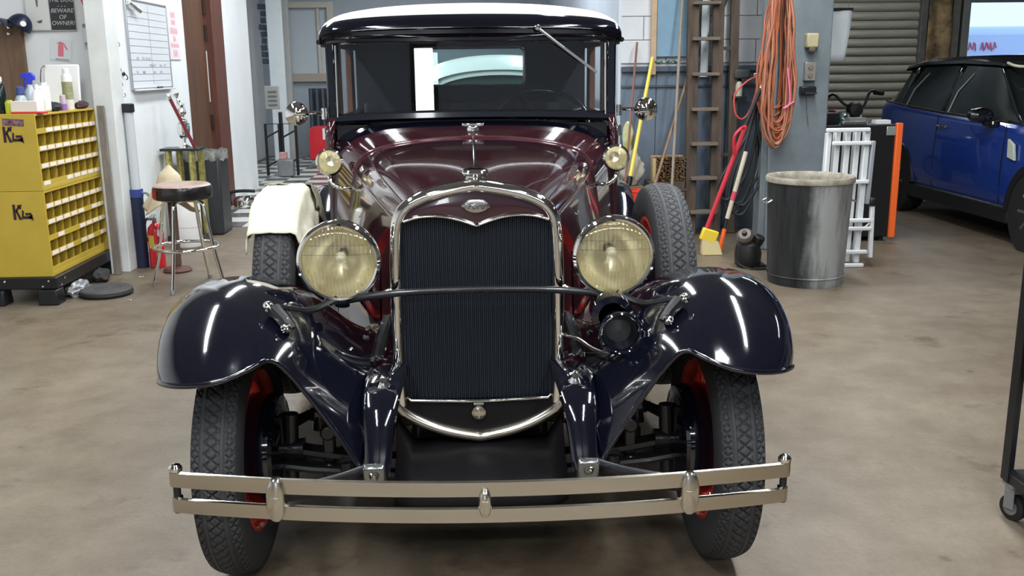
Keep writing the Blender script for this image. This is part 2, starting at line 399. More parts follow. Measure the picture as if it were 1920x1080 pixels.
# grey steel post with a web behind it
bm = nb(); box(bm, (2.60, 7.80, CEIL/2), (0.46, 0.36, CEIL)); post = struct('trim_4', bm, post_grey, smooth=0, bevel=0.012)
bm = nb(); box(bm, (2.345, 7.70, CEIL/2), (0.05, 0.12, CEIL)); obj('flange', bm, post_grey, post, smooth=0, bevel=0.006)

# bay on the right: back wall with roll-up door and a window
YB = 13.6
WX0, WX1, WZ0, WZ1 = 6.95, 8.35, 1.50, 2.30
bm = nb()
dark_wall = mat('dark_bay_wall', (0.055, 0.058, 0.058), 0.7, var=0.3, scale=2)
box(bm, ((3.0+WX0)/2, YB+0.1, CEIL/2), (WX0-3.0, 0.16, CEIL)); box(bm, ((WX1+8.8)/2, YB+0.1, CEIL/2), (8.8-WX1, 0.16, CEIL))
box(bm, ((WX0+WX1)/2, YB+0.1, WZ0/2), (WX1-WX0, 0.16, WZ0)); box(bm, ((WX0+WX1)/2, YB+0.1, (WZ1+CEIL)/2), (WX1-WX0, 0.16, CEIL-WZ1))
struct('wall_bay_back', bm, dark_wall, smooth=0)
bm = nb(); box(bm, (8.72, 3.4, CEIL/2), (0.16, 20.5, CEIL)); struct('wall_bay_right', bm, mat('grey_bay_wall', (0.30, 0.31, 0.31), 0.7, var=0.2), smooth=0)
bm = nb(); box(bm, ((WX0+WX1)/2, YB+0.1, (WZ0+WZ1)/2), (WX1-WX0, 0.008, WZ1-WZ0)); w2 = struct('window_2', bm, pane_glass, smooth=0)
bm = nb(); trimg = mat('grey_window_trim', (0.22, 0.23, 0.21), 0.5, var=0.15)
box(bm, (WX0-0.03, YB-0.01, (WZ0+WZ1)/2), (0.10, 0.10, WZ1-WZ0+0.16)); box(bm, (WX1+0.03, YB-0.01, (WZ0+WZ1)/2), (0.10, 0.10, WZ1-WZ0+0.16))
box(bm, ((WX0+WX1)/2, YB-0.01, WZ1+0.04), (WX1-WX0, 0.10, 0.09)); box(bm, ((WX0+WX1)/2, YB-0.01, WZ0-0.04), (WX1-WX0, 0.12, 0.09))
obj('window_frame', bm, trimg, w2, smooth=0, bevel=0.006)
# roll-up door of slats
slat_mat = mat('dirty_beige_slat', (0.34, 0.33, 0.27), 0.5, var=0.45, scale=2.2, stretch=(0.6, 1, 6))
bm = nb(); box(bm, (5.62, YB+0.005, 1.30), (1.36, 0.02, 2.6)); rd = struct('door_3', bm, mat('slat_backing', (0.10, 0.10, 0.09), 0.7), smooth=0)
bm = nb()
prf = [(-0.0, 0.0), (-0.022, 0.012), (-0.034, 0.045), (-0.034, 0.07), (-0.018, 0.10), (-0.004, 0.118)]
grid(bm, [[(x, y, z) for x in (-0.66, 0.66)] for y, z in prf]); sl = obj('slat', bm, slat_mat, rd, smooth=60)
for i in range(22):
    o = sl if i == 0 else dup(sl, rd); o.location = (5.62, YB, 0.02+i*0.12)
bm = nb()
for sx in (4.94, 6.30): box(bm, (sx, YB-0.05, 1.35), (0.09, 0.12, 2.7))
obj('track', bm, mat('grey_track', (0.17, 0.17, 0.16), 0.5, 0.4, var=0.3), rd, smooth=0, bevel=0.006)
# tan insulation and boards between the roll-up door and the window
bm = nb()
rows = []
for j in range(24):
    z = j*0.11
    rows.append([(6.36+i*0.048, YB-0.06-0.05*noise.noise(Vector((i*0.5, z*2.2, 3.0)))-0.03*math.sin(i*0.9+z), z) for i in range(8)])
grid(bm, rows); struct('trim_5', bm, mat('tan_insulation', (0.36, 0.25, 0.12), 0.9, col2=(0.07, 0.055, 0.035), scale=5, bump=0.5, bscale=20), smooth=60, solid=0.02)
bm = nb(); box(bm, (6.76, YB-0.05, 1.3), (0.11, 0.08, 2.6)); struct('trim_6', bm, mat('grey_green_stud', (0.16, 0.165, 0.14), 0.6, var=0.3), smooth=0, bevel=0.006)

# front wall behind the camera with a tall narrow daylight pane and wide overhead doors
YF = -6.6
bm = nb(); box(bm, (2.0, YF, CEIL/2), (13.6, 0.16, CEIL)); struct('wall_front', bm, mat('front_wall_paint', (0.34, 0.38, 0.45), 0.6, var=0.1), smooth=0)
daylight = mat('daylight_pane', (0.95, 0.98, 1.0), 0.3, emit=15.0)
bm = nb(); box(bm, (-0.66, YF+0.10, 1.22), (0.27, 0.02, 1.10)); w3 = struct('window_3', bm, daylight, smooth=0)
bm = nb()
for x in (-0.66-0.165, -0.66+0.165): box(bm, (x, YF+0.11, 1.22), (0.06, 0.06, 1.24))
for z in (0.64, 1.80): box(bm, (-0.66, YF+0.11, z), (0.27, 0.06, 0.06))
obj('window_frame', bm, chassis_black, w3, smooth=0)

# ------------------------------------------------------------------ ceiling fixtures
hous = mat('fixture_white', (0.7, 0.7, 0.7), 0.4)
tube_m = mat('lit_tube', (0.95, 0.98, 1.0), 0.4, emit=3.0)
fx0 = None
for i, (lx, ly, lr, ll, lw) in enumerate(LAMPS):
    where = ['over the front of the old car on the left', 'over the front of the old car on the right', 'over the left fender', 'over the right fender', 'over the bar stool', 'over the old car cab', 'over the trash can', 'over the brown door', 'at the passage end', 'behind the old car', 'behind the camera on the left, added to brighten the chrome', 'behind the camera on the right, added to brighten the chrome', 'over the blue car', 'by the roll-up door, added to light the bay wall'][i]
    t = thing('fluorescent_fixture', 'long white twin-tube fluorescent fixture hung '+where, 'ceiling light', (lx, ly, CEIL-0.13), (0, 0, lr), 'ceiling fixtures')
    if fx0 is None:
        bm = nb(); prism(bm, [(-0.12, 0.035), (-0.06, 0.09), (0.06, 0.09), (0.12, 0.035), (0.11, 0.035), (0.05, 0.075), (-0.05, 0.075), (-0.11, 0.035)], -1.22, 1.22, 'yz')
        a = obj('housing', bm, hous, t, smooth=0)
        bb = []
        for s in (-0.045, 0.045):
            bm = nb(); cyl(bm, (-1.19, s, 0.03), (1.19, s, 0.03), 0.013, n=10); bb.append(obj('tube', bm, tube_m, t))
        hg = []
        for s in (-1.0, 1.0):
            bm = nb(); cyl(bm, (s, 0, 0.09), (s, 0, 0.13), 0.006, n=6); hg.append(obj('hanger', bm, steel, t))
        fx0 = [a]+bb+hg
    else:
        for p in fx0: dup(p, t)

# ================================================================== THE MAROON ANTIQUE CAR
CAR = thing('antique_car', 'maroon and black antique car with chrome radiator shell and double bumper, facing the camera', 'car', (0, 2.74, 0))
lens_glass = glass('headlamp_lens', (1.0, 0.985, 0.90), 0.10, 0.05, bump=26)
reflector = mat('warm_reflector', (0.98, 0.93, 0.76), 0.28, 1.0)
wind_glass = glass('windshield_glass', (0.80, 0.86, 0.88), 0.05)
brown_leather = mat('brown_leather', (0.16, 0.065, 0.035), 0.5, var=0.3)
dark_cloth = mat('dark_upholstery', (0.010, 0.011, 0.014), 0.8)
cream_top = mat('cream_top_vinyl', (0.64, 0.61, 0.58), 0.5, bump=0.1, bscale=120)

# ---- wheels -----------------------------------------------------
def tyre_mesh():
    N = 720; prof = []
    side = [(-0.046, 0.238), (-0.058, 0.250), (-0.066, 0.275), (-0.0675, 0.30), (-0.065, 0.322), (-0.060, 0.338)]
    K = 44; hw = 0.056
    for x, r in side: prof.append((x, r, None))
    for k in range(K+1):
        w = -1+2*k/K
        prof.append((w*hw, 0.3625-0.014*abs(w)**2.6, w))
    for x, r in side[::-1]: prof.append((-x, r, None))
    ND = 36
    def groove(th, w):
        u = (th/(2*PI)*ND) % 1.0; tri = abs(2*u-1)*2-1            # -1..1
        aw = abs(w)
        if aw < 0.34:
            q = w/0.34
            if min(abs(q-tri), abs(q+tri)) < 0.16: return 0.009
        elif aw < 0.40: return 0.004
        elif aw < 0.58: return 0.0
        elif aw < 0.64: return 0.004
        else:
            q = (aw-0.64)/0.36*2-1
            if min(abs(q-tri), abs(q+tri)) < 0.18: return 0.009
        return 0.0
    V = []; F = []; M = len(prof)
    for i in range(N):
        th = 2*PI*i/N; c, s = math.cos(th), math.sin(th)
        for x, r, w in prof:
            rr = r-(groove(th, w) if w is not None else 0)
            V.append((x, rr*c, rr*s))
    for i in range(N):
        a = i*M; b = ((i+1) % N)*M
        for j in range(M-1): F.append((a+j, a+j+1, b+j+1, b+j))
    me = bpy.data.meshes.new('tire'); me.from_pydata(V, [], F); me.materials.append(rubber)
    me.polygons.foreach_set('use_smooth', [True]*len(F)); me.update()
    return me
TYRE = tyre_mesh()
def wheel_meshes():
    out = {}
    bm = nb()   # rim: red drop-centre band, axis X, outer face +x
    lathe(bm, [(0.246, -0.052), (0.236, -0.056), (0.228, -0.050), (0.222, -0.030), (0.205, -0.024), (0.200, 0.0), (0.205, 0.024), (0.222, 0.030), (0.228, 0.050), (0.236, 0.056), (0.246, 0.052)], axis=(1, 0, 0), n=48)
    out['rim'] = (bm, red_wheel)
    bm = nb()
    for k in range(30):
        a = 2*PI*k/30; b = a+(0.35 if k % 2 else -0.35); x0 = 0.03 if k % 4 < 2 else -0.03
        cyl(bm, (x0, 0.055*math.cos(a), 0.055*math.sin(a)), (0.012 if k % 2 else -0.012, 0.203*math.cos(b), 0.203*math.sin(b)), 0.0035, n=5, caps=False)
    out['spokes'] = (bm, red_wheel)
    bm = nb(); lathe(bm, [(0.0, -0.045), (0.065, -0.045), (0.07, -0.02), (0.06, 0.02), (0.05, 0.04), (0.05, 0.065), (0.04, 0.078), (0.0, 0.082)], axis=(1, 0, 0), n=24)
    out['hub'] = (bm, red_wheel)
    return out
_first = None
def wheel(name, loc, s):
    """Wheel as a part: rim mesh with tyre, spokes and hub below it."""
    global _first
    if _first is None:
        W_ = wheel_meshes(); _first = {}
        for k, (bm, m) in W_.items():
            bmesh.ops.recalc_face_normals(bm, faces=bm.faces[:]); me = bpy.data.meshes.new(k); bm.to_mesh(me); bm.free(); me.materials.append(m)
            me.polygons.foreach_set('use_smooth', [True]*len(me.polygons)); me.set_sharp_from_angle(angle=0.7); _first[k] = me
    o = bpy.data.objects.new(name, _first['rim']); COL.objects.link(o); o.parent = CAR
    o.location = loc; o.rotation_euler = (0, 0, 0 if s > 0 else PI)
    for k in ('spokes', 'hub'):
        c = bpy.data.objects.new(k, _first[k]); COL.objects.link(c); c.parent = o
        if k == 'spokes': c['kind'] = 'stuff'
    t = bpy.data.objects.new('tire', TYRE); COL.objects.link(t); t.parent = o
    return o
AX = 0.363
for s in (-1, 1):
    wheel('front_wheel', (s*0.712, 0, AX), s)
    wheel('rear_wheel', (s*0.712, 2.63, AX), s)
    sp = wheel('spare_wheel', (s*0.66, 0.62, 0.705), s); sp.rotation_euler[0] = 0.3*s
    bm = nb(); lathe(bm, [(0.0, 0.030), (0.05, 0.028), (0.07, 0.012), (0.175, 0.006), (0.185, 0.0), (0.185, -0.006), (0.0, -0.008)], (s*0.612, 0.62, 0.705), (-s, 0, 0), n=36); obj('added_spare_carrier', bm, chassis_black, CAR)  # black carrier disc added to dull the red reflection in the hood side
    # brake drum and backing plate
    bm = nb(); lathe(bm, [(0.0, 0.055), (0.11, 0.055), (0.13, 0.047), (0.158, 0.043), (0.166, 0.033), (0.170, -0.045), (0.166, -0.060), (0.0, -0.062)], (s*0.640, 0, AX), (-s, 0, 0), n=40)
    dr = obj('brake_drum', bm, black_paint, CAR)
    bm = nb(); cyl(bm, (s*0.575, 0, 0.24), (s*0.565, 0.005, 0.47), 0.022, n=12); cyl(bm, (s*0.53, 0.0, 0.36), (s*0.585, 0, 0.36), 0.034, 0.028, n=12)
    obj('king_pin', bm, chassis_black, dr)
    bm = nb(); tube(bm, [(s*0.575, 0.02, 0.43), (s*0.54, 0.10, 0.425), (s*0.52, 0.14, 0.42)], [0.02, 0.016, 0.018], n=8); obj('steering_arm', bm, chassis_black, dr)

# ---- axle, spring, steering --------------------------------------
bm = nb()
sec = [(-0.028, 0.024), (0.028, 0.024), (0.028, 0.012), (0.008, 0.007), (0.008, -0.007), (0.028, -0.012), (0.028, -0.024), (-0.028, -0.024), (-0.028, -0.012), (-0.008, -0.007), (-0.008, 0.007), (-0.028, 0.012)]
rows = []
for i in range(25):
    t = -1+i/12; x = 0.575*t; z = 0.345-0.055*(1-abs(t)**2.2)
    rows.append([(x, p[0], z+p[1]*1.25) for p in sec])
V = grid(bm, rows, closed=True); bm.faces.new(V[0][::-1]); bm.faces.new(V[-1]); obj('front_axle', bm, chassis_black, CAR)
bm = nb()
for k in range(6):
    hw = 0.45-0.06*k
    tube(bm, [(hw*t, 0.07, 0.455-0.05*(hw*t/0.45)**2+0.010*k-0.035) for t in [-1+i/8 for i in range(17)]], 0.010, n=6)
sprg = obj('transverse_spring', bm, chassis_black, CAR, kind='stuff')
for s in (-1, 1):
    bm = nb(); box(bm, (s*0.455, 0, 0.375), (0.035, 0.045, 0.11)); cyl(bm, (s*0.455, -0.03, 0.415), (s*0.455, 0.03, 0.415), 0.024, n=12); cyl(bm, (s*0.455, -0.035, 0.30), (s*0.455, 0.03, 0.30), 0.022, n=12)
    obj('spring_shackle', bm, chassis_black, CAR, bevel=0.006)
    bm = nb(); tube(bm, [(s*0.45, 0.03, 0.31), (s*0.30, 0.5, 0.29), (s*0.06, 1.25, 0.30)], [0.02, 0.024, 0.018], n=10); obj('radius_rod', bm, chassis_black, CAR)
    bm = nb(); tube(bm, [(s*0.59, -0.045, 0.325), (s*0.50, -0.06, 0.318), (s*0.40, -0.05, 0.305)], 0.013, n=8); cyl(bm, (s*0.40, -0.05, 0.27), (s*0.40, -0.05, 0.335), 0.022, n=10); obj('brake_rod', bm, chassis_black, CAR)
bm = nb(); tube(bm, [(-0.545, 0.135, 0.418), (-0.2, 0.14, 0.41), (0.2, 0.14, 0.41), (0.545, 0.135, 0.418)], 0.015, n=10)
trod = obj('tie_rod', bm, chassis_black, CAR)
for s in (-1, 1):
    bm = nb(); cyl(bm, (s*0.50, 0.135, 0.37), (s*0.50, 0.135, 0.44), 0.026, 0.018, n=12); cyl(bm, (s*0.47, 0.135, 0.415), (s*0.53, 0.135, 0.418), 0.021, n=10); obj('tie_rod_end', bm, chassis_black, trod)
bm = nb(); tube(bm, [(0.48, 0.05, 0.37), (0.44, 0.1, 0.345), (0.40, 0.25, 0.36)], [0.028, 0.03, 0.02], n=8); obj('drag_link', bm, chassis_black, CAR)

# ---- fenders -----------------------------------------------------
FR = [
 [(.843,-.27,.678),(.826,-.345,.691),(.775,-.405,.700),(.71,-.43,.707),(.64,-.43,.719),(.575,-.41,.742),(.53,-.37,.750),(.475,-.365,.695),(.39,-.365,.57),(.315,-.38,.452)],
 [(.856,-.23,.705),(.842,-.305,.722),(.79,-.365,.738),(.71,-.39,.750),(.64,-.385,.757),(.575,-.37,.770),(.525,-.325,.770),(.465,-.32,.715),(.38,-.32,.60),(.302,-.33,.495)],
 [(.866,-.16,.742),(.852,-.235,.772),(.795,-.29,.797),(.71,-.31,.812),(.64,-.305,.816),(.575,-.295,.812),(.52,-.25,.80),(.452,-.25,.742),(.37,-.25,.635),(.29,-.25,.545)],
 [(.873,-.06,.775),(.858,-.12,.815),(.797,-.165,.850),(.71,-.18,.868),(.64,-.175,.868),(.575,-.17,.856),(.51,-.14,.830),(.44,-.14,.768),(.36,-.14,.668),(.285,-.14,.58)],
 [(.876,.05,.782),(.861,.01,.828),(.80,-.02,.870),(.71,-.03,.888),(.64,-.03,.885),(.575,-.03,.868),(.505,-.01,.836),(.435,-.01,.772),(.355,-.01,.68),(.28,-.01,.60)],
 [(.876,.18,.748),(.862,.16,.795),(.80,.145,.842),(.71,.14,.860),(.64,.14,.856),(.575,.14,.838),(.50,.15,.80),(.43,.15,.742),(.352,.15,.665),(.28,.15,.60)],
 [(.876,.42,.61),(.862,.41,.66),(.80,.40,.71),(.71,.40,.73),(.64,.40,.728),(.575,.40,.715),(.50,.40,.69),(.43,.40,.65),(.352,.40,.615),(.28,.40,.59)],
 [(.876,.68,.455),(.862,.68,.50),(.80,.68,.545),(.71,.68,.56),(.64,.68,.56),(.575,.68,.555),(.50,.68,.545),(.43,.68,.54),(.38,.68,.535),(.34,.68,.53)],
 [(.876,.95,.35),(.862,.95,.39),(.80,.95,.42),(.71,.95,.43),(.64,.95,.43),(.575,.95,.43),(.52,.95,.435),(.48,.95,.44),(.46,.95,.46),(.45,.95,.48)],
 [(.876,1.22,.325),(.862,1.22,.345),(.80,1.22,.355),(.71,1.22,.36),(.64,1.22,.36),(.60,1.22,.36),(.58,1.22,.365),(.57,1.22,.38),(.565,1.22,.42),(.56,1.22,.46)],
]
def resample(rows, ku=4, kv=4):
    A = [smooth_pts(r, kv) for r in rows]
    cols = [smooth_pts([A[i][j] for i in range(len(A))], ku) for j in range(len(A[0]))]
    return [[cols[j][i] for j in range(len(cols))] for i in range(len(cols[0]))]
fs = resample(FR)
rust_spot = mat('scuffed_enamel', (0.05, 0.03, 0.03), 0.5, col2=(0.22, 0.21, 0.23), scale=14)
for s in (-1, 1):
    bm = nb(); grid(bm, [[(s*p.x, p.y, p.z) for p in r] for r in fs]); fo = obj('front_fender', bm, black_paint, CAR, smooth=80, solid=0.006)
    lip = [(s*p.x, p.y, p.z) for p in fs[0]]; edge = [(s*r[0].x, r[0].y, r[0].z) for r in fs]
    bm = nb(); tube(bm, edge[::-1]+lip[1:], 0.0075, n=8); obj('fender_bead', bm, black_paint, fo, smooth=80)
    # rear fender
    bm = nb(); rows = []
    for i in range(19):
        a = math.radians(200-i*11.5); cy, cz = 2.63, 0.36
        R_ = 0.50; rows.append([(s*x, cy+(R_-d)*math.cos(a), cz+(R_-d)*math.sin(a)) for x, d in ((.875, .07), (.868, .03), (.82, .005), (.74, 0), (.66, 0), (.60, .01), (.575, .05), (.565, .12))])
    grid(bm, rows); obj('rear_fender', bm, black_paint, CAR, smooth=80, solid=0.005)
    bm = nb(); box(bm, (s*0.735, 1.72, 0.345), (0.27, 1.0, 0.03)); obj('running_board', bm, chassis_black, CAR, bevel=0.008)
    # brace bolted to the fender, under the headlamp
    bm = nb(); tube(bm, smooth_pts([(s*0.40, -0.06, 0.835), (s*0.47, -0.10, 0.812), (s*0.53, -0.16, 0.835), (s*0.565, -0.20, 0.845)]), 0.011, n=8)
    br = obj('fender_brace', bm, chassis_black, CAR)
    bm = nb(); tube(bm, [(s*0.545, -0.235, 0.852), (s*0.515, -0.25, 0.825), (s*0.50, -0.26, 0.80)], [0.02, 0.016, 0.018], n=10); obj('brace_clamp', bm, chassis_black, br)
    for bx, by, bz in ((0.556, -0.245, 0.862), (0.508, -0.27, 0.808)):
        bm = nb(); lathe(bm, [(0.0, 0.014), (0.008, 0.012), (0.013, 0.006), (0.015, 0.0)], (s*bx, by, bz), (-s*0.2, -0.8, 0.5), n=14); obj('bolt', bm, chrome, br)

# ---- radiator shell ----------------------------------------------
SH = [(0,1.162),(.06,1.153),(.122,1.140),(.170,1.124),(.210,1.101),(.236,1.067),(.248,1.02),(.253,.90),(.255,.75),(.255,.60),(.249,.490)]
CW = [(0,1.216),(.12,1.213),(.23,1.203),(.32,1.188),(.385,1.168),(.432,1.135),(.458,1.085),(.475,.99),(.49,.85),(.498,.70),(.50,.52)]
WB_ = [(0,1.262),(.13,1.261),(.27,1.257),(.39,1.247),(.475,1.228),(.535,1.19),(.562,1.12),(.572,1.0),(.577,.85),(.579,.70),(.579,.46)]
def full(half): return [(-x, z) for x, z in half[:0:-1]]+list(half)
shs = [(p.x, p.y) for p in smooth_pts([(x, z, 0) for x, z in SH], 4)]
def inset(half, d, dz=None):
    out = []
    for i, (x, z) in enumerate(half):
        a = half[max(i-1, 0)]; b = half[min(i+1, len(half)-1)]
        tx, tz = b[0]-a[0], b[1]-a[1]; L_ = math.hypot(tx, tz); nx, nz = tz/L_, -tx/L_
        out.append((x+nx*d if i else 0, z+nz*d))
    return out
rows = []
for d, y in ((0.004, 0.085), (0.0, 0.03), (0.0, 0.0), (0.004, -0.013), (0.012, -0.021), (0.024, -0.021), (0.033, -0.012), (0.036, 0.004), (0.036, 0.03)):
    rows.append([(x, y, z) for x, z in full(inset(shs, d))])
bm = nb(); grid(bm, rows); shell = obj('radiator_shell', bm, chrome, CAR, smooth=50)
inn = full(inset(shs, 0.035))
# painted top panel with the curved lower edge
def vline(x):     # chrome moulding under the painted panel
    a = abs(x)
    return 1.030+0.030*math.sin(min(1, a/0.125)*PI/2)**1.0-(max(0, a-0.13)/0.09)**2*0.020
top = [p for p in inset(shs, 0.030) if p[1] > 1.035]
bm = nb(); n_ = 40; up_, lo_ = [], []
def shell_top(x):
    h_ = inset(shs, 0.034)
    for i in range(len(h_)-1):
        if h_[i][0] <= abs(x) <= h_[i+1][0]: t = (abs(x)-h_[i][0])/(h_[i+1][0]-h_[i][0]+1e-9); return h_[i][1]+(h_[i+1][1]-h_[i][1])*t
    return 1.04
xs = [-0.2085+0.417*i/n_ for i in range(n_+1)]
grid(bm, [[(x, -0.004, shell_top(x)+0.003) for x in xs], [(x, -0.008, (shell_top(x)+vline(x))/2) for x in xs], [(x, -0.004, vline(x)) for x in xs]])
obj('painted_panel', bm, mat('dark_maroon_enamel', (0.032, 0.008, 0.014), 0.12, coat=1.0), shell, smooth=60)
bm = nb(); tube(bm, [(x, -0.010, vline(x)) for x in xs], 0.0045, n=8); obj('panel_moulding', bm, chrome, shell, smooth=80)
# core: vertical fins
core_m = mat('radiator_core', (0.010, 0.014, 0.022), 0.45)
bm = nb(); rows = []; NF = 150
for z in (1.06, 0.78, 0.50):
    rows.append([(-0.218+0.436*i/NF, 0.020-(0.007 if i % 4 < 2 else 0.0), z) for i in range(NF+1)])
grid(bm, rows); obj('radiator_core', bm, core_m, shell, smooth=0)
bm = nb()
tube(bm, [(-0.215, -0.006, 0.516), (-0.205, -0.008, 0.505), (0, -0.01, 0.500), (0.205, -0.008, 0.505), (0.215, -0.006, 0.516)], 0.0045, n=8); obj('lower_moulding', bm, chrome, shell, smooth=80)
# lower bow of the shell
bow = [(0, .386), (.06, .397), (.12, .413), (.178, .438), (.222, .466), (.246, .494)]
bows = [(p.x, p.y) for p in smooth_pts([(x, z, 0) for x, z in bow], 4)]
bm = nb(); fb = full(bows); cs = []
for i, (x, z) in enumerate(fb):
    a = fb[max(i-1, 0)]; b = fb[min(i+1, len(fb)-1)]; tx, tz = b[0]-a[0], b[1]-a[1]; L_ = math.hypot(tx, tz); nx, nz = -tz/L_, tx/L_
    cs.append([(x+nx*d, y-0.012, z+nz*d) for d, y in ((0.016, 0.02), (0.018, 0.004), (0.011, -0.010), (0.0, -0.015), (-0.011, -0.010), (-0.018, 0.004), (-0.016, 0.03))])
grid(bm, cs); obj('shell_bow', bm, nickel, shell, smooth=60)
bm = nb(); A = [bm.verts.new((x, 0.0, z+0.004)) for x, z in fb]; B = [bm.verts.new((x*0.99, 0.0, 0.503)) for x, z in fb]
for i in range(len(A)-1): bm.faces.new((A[i], A[i+1], B[i+1], B[i]))
obj('lower_panel', bm, mat('grille_panel_black', (0.008, 0.007, 0.008), 0.45, spec=0.2), shell, smooth=0)
bm = nb(); lathe(bm, [(0.0, 0.012), (0.012, 0.012), (0.021, 0.009), (0.024, 0.0)], (-0.003, -0.002, 0.462), (0, -1, 0), n=28); cc = obj('crank_hole_cover', bm, nickel, shell)
bm = nb(); cyl(bm, (-0.018, -0.006, 0.489), (0.012, -0.006, 0.489), 0.006, n=10); box(bm, (-0.003, -0.015, 0.462), (0.004, 0.004, 0.03)); obj('cover_hinge', bm, nickel, cc)
# cap
bm = nb(); lathe(bm, [(0.0, 0.012), (0.018, 0.012), (0.022, 0.0125), (0.028, 0.013), (0.035, 0.011), (0.039, 0.006), (0.039, 0.002), (0.035, -0.004), (0.026, -0.007), (0.030, -0.016)], (0, 0.035, 1.176), (0, -0.06, 1), n=36); obj('radiator_cap', bm, chrome, CAR)
# badge
bm = nb(); rows = []
for k, (sc, y) in enumerate(((1.0, 0.0), (1.0, -0.004), (0.92, -0.007), (0.6, -0.009), (0.02, -0.010))):
    ring_ = []
    for i in range(40):
        a = 2*PI*i/40; ca, sa = math.cos(a), math.sin(a)
        ring_.append((0.041*sc*ca, -0.008+y, 1.0875+0.0205*sc*sa*(1-0.22*abs(ca)**2)))
    rows.append(ring_)
grid(bm, rows, closed=True); bg = obj('badge', bm, mat('pewter_badge', (0.50, 0.50, 0.48), 0.22, 1.0), shell, smooth=40)
text('badge_script', 'Ford', mat('badge_script_dark', (0.10, 0.10, 0.11), 0.3, 0.8), 0.026, bg, (0.0, -0.0188, 1.0870), (PI/2, 0, 0), 0.0006, shear=0.35)

# ---- hood, cowl ---------------------------------------------------
hp = [(p.x, p.y) for p in smooth_pts([(x, z, 0) for x, z in SH], 3)]; cp = [(p.x, p.y) for p in smooth_pts([(x, z, 0) for x, z in CW], 3)]; wp = [(p.x, p.y) for p in smooth_pts([(x, z, 0) for x, z in WB_], 3)]
hi = inset(hp, 0.006)
def loft(A, B, ya, yb, t0, t1, n, bulge=0.0):
    rows = []
    for k in range(n+1):
        t = t0+(t1-t0)*k/n; w = math.sin(t*PI)*bulge
        rows.append([(a[0]+(b[0]-a[0])*t+(w if a[0] > 0.02 else -w if a[0] < -0.02 else 0), ya+(yb-ya)*t, a[1]+(b[1]-a[1])*t+w*0.3) for a, b in zip(A, B)])
    return rows
FA, FB, FC = full(hi), full(cp), full(wp); mid_i = len(FA)//2
js = 13            # where the hood top meets the hood side
bm = nb(); grid(bm, [r[mid_i-js:mid_i+js+1] for r in loft(FA, FB, 0.07, 0.93, 0, 1, 14, 0.012)]); hood = obj('hood_top', bm, maroon, CAR, smooth=60)
for s in (-1, 1):
    bm = nb(); R_ = loft(FA, FB, 0.07, 0.93, 0, 1, 14, 0.012)
    grid(bm, [(r[mid_i+js:] if s > 0 else r[:mid_i-js+1]) for r in R_]); hs = obj('hood_side', bm, maroon, CAR, smooth=60)
    bm = nb(); tube(bm, [((r[mid_i+s*js][0]), r[mid_i+s*js][1], r[mid_i+s*js][2]+0.003) for r in R_], 0.0045, n=6); obj('hood_hinge', bm, maroon, hs, smooth=80)
    # raised belt line along the hood side
    bm = nb(); tube(bm, [(r[mid_i+s*(js+4)][0]+s*0.002, r[mid_i+s*(js+4)][1], r[mid_i+s*(js+4)][2]) for r in R_], 0.006, n=6); obj('belt_moulding', bm, maroon, hs, smooth=80)
    # louvres
    def side_pt(t, z):
        r = []
        for a, b in zip(FA, FB): r.append((a[0]+(b[0]-a[0])*t+s*math.sin(t*PI)*0.012, a[1]+(b[1]-a[1])*t))
        seq = r[mid_i+js:] if s > 0 else r[:mid_i-js+1][::-1]
        for i in range(len(seq)-1):
            if seq[i][1] >= z >= seq[i+1][1]:
                u = (seq[i][1]-z)/(seq[i][1]-seq[i+1][1]+1e-9); return seq[i][0]+(seq[i+1][0]-seq[i][0])*u
        return seq[-1][0]
    for k in range(18):
        t = 0.22+0.035*k; y = 0.07+0.86*t
        bm = nb(); z0, z1 = 0.66, 0.90; rows = []
        for q in range(7):
            z = z0+(z1-z0)*q/6; e = math.sin(q/6*PI)**0.4; x = side_pt(t, z)
            rows.append([(x-s*0.001, y-0.012, z), (x+s*0.010*e, y+0.002, z), (x-s*0.001, y+0.012, z)])
        grid(bm, rows); obj('louver', bm, maroon, hs, smooth=50)
    # hood latch handle high on the side (chrome oval)
bm = nb(); R_ = loft(FA, FB, 0.07, 0.93, 0, 1, 14, 0.0); tube(bm, [(0, r[mid_i][1], r[mid_i][2]+0.003) for r in R_], 0.0048, n=8); obj('hood_centre_hinge', bm, chrome, CAR, smooth=80)
for s in (-1, 1):
    bm = nb(); lathe(bm, [(0.0, 0.012), (0.012, 0.011), (0.022, 0.006), (0.026, 0.0)], (s*0.395, 0.70, 1.125), (s*0.75, -0.1, 0.65), n=24, sq=0.55); obj('hood_handle', bm, chrome, CAR)
# cowl and rear hood band
bm = nb(); grid(bm, loft(FB, FC, 0.93, 1.20, 0.0, 0.72, 8)); obj('cowl', bm, maroon, CAR, smooth=60)
bm = nb(); grid(bm, loft(FB, FC, 0.93, 1.20, 0.70, 1.12, 6)); obj('cowl_band', bm, black_paint, CAR, smooth=60)
bm = nb(); half_ = len(FB)//2; seg = [(x, 0.93, z+0.002) for x, z in FB[half_-18:half_+19]]; tube(bm, seg, 0.0065, n=8); obj('hood_rear_bead', bm, mat('polished_maroon', (0.10, 0.03, 0.04), 0.06, 0.3, coat=1.0), CAR, smooth=80)
bm = nb(); lathe(bm, [(0.0, 0.022), (0.018, 0.021), (0.026, 0.015), (0.028, 0.0)], (0, 1.06, 1.238), (0, -0.15, 1), n=20); box(bm, (0, 1.05, 1.258), (0.085, 0.022, 0.012)); obj('fuel_cap', bm, chrome, CAR, bevel=0.003)
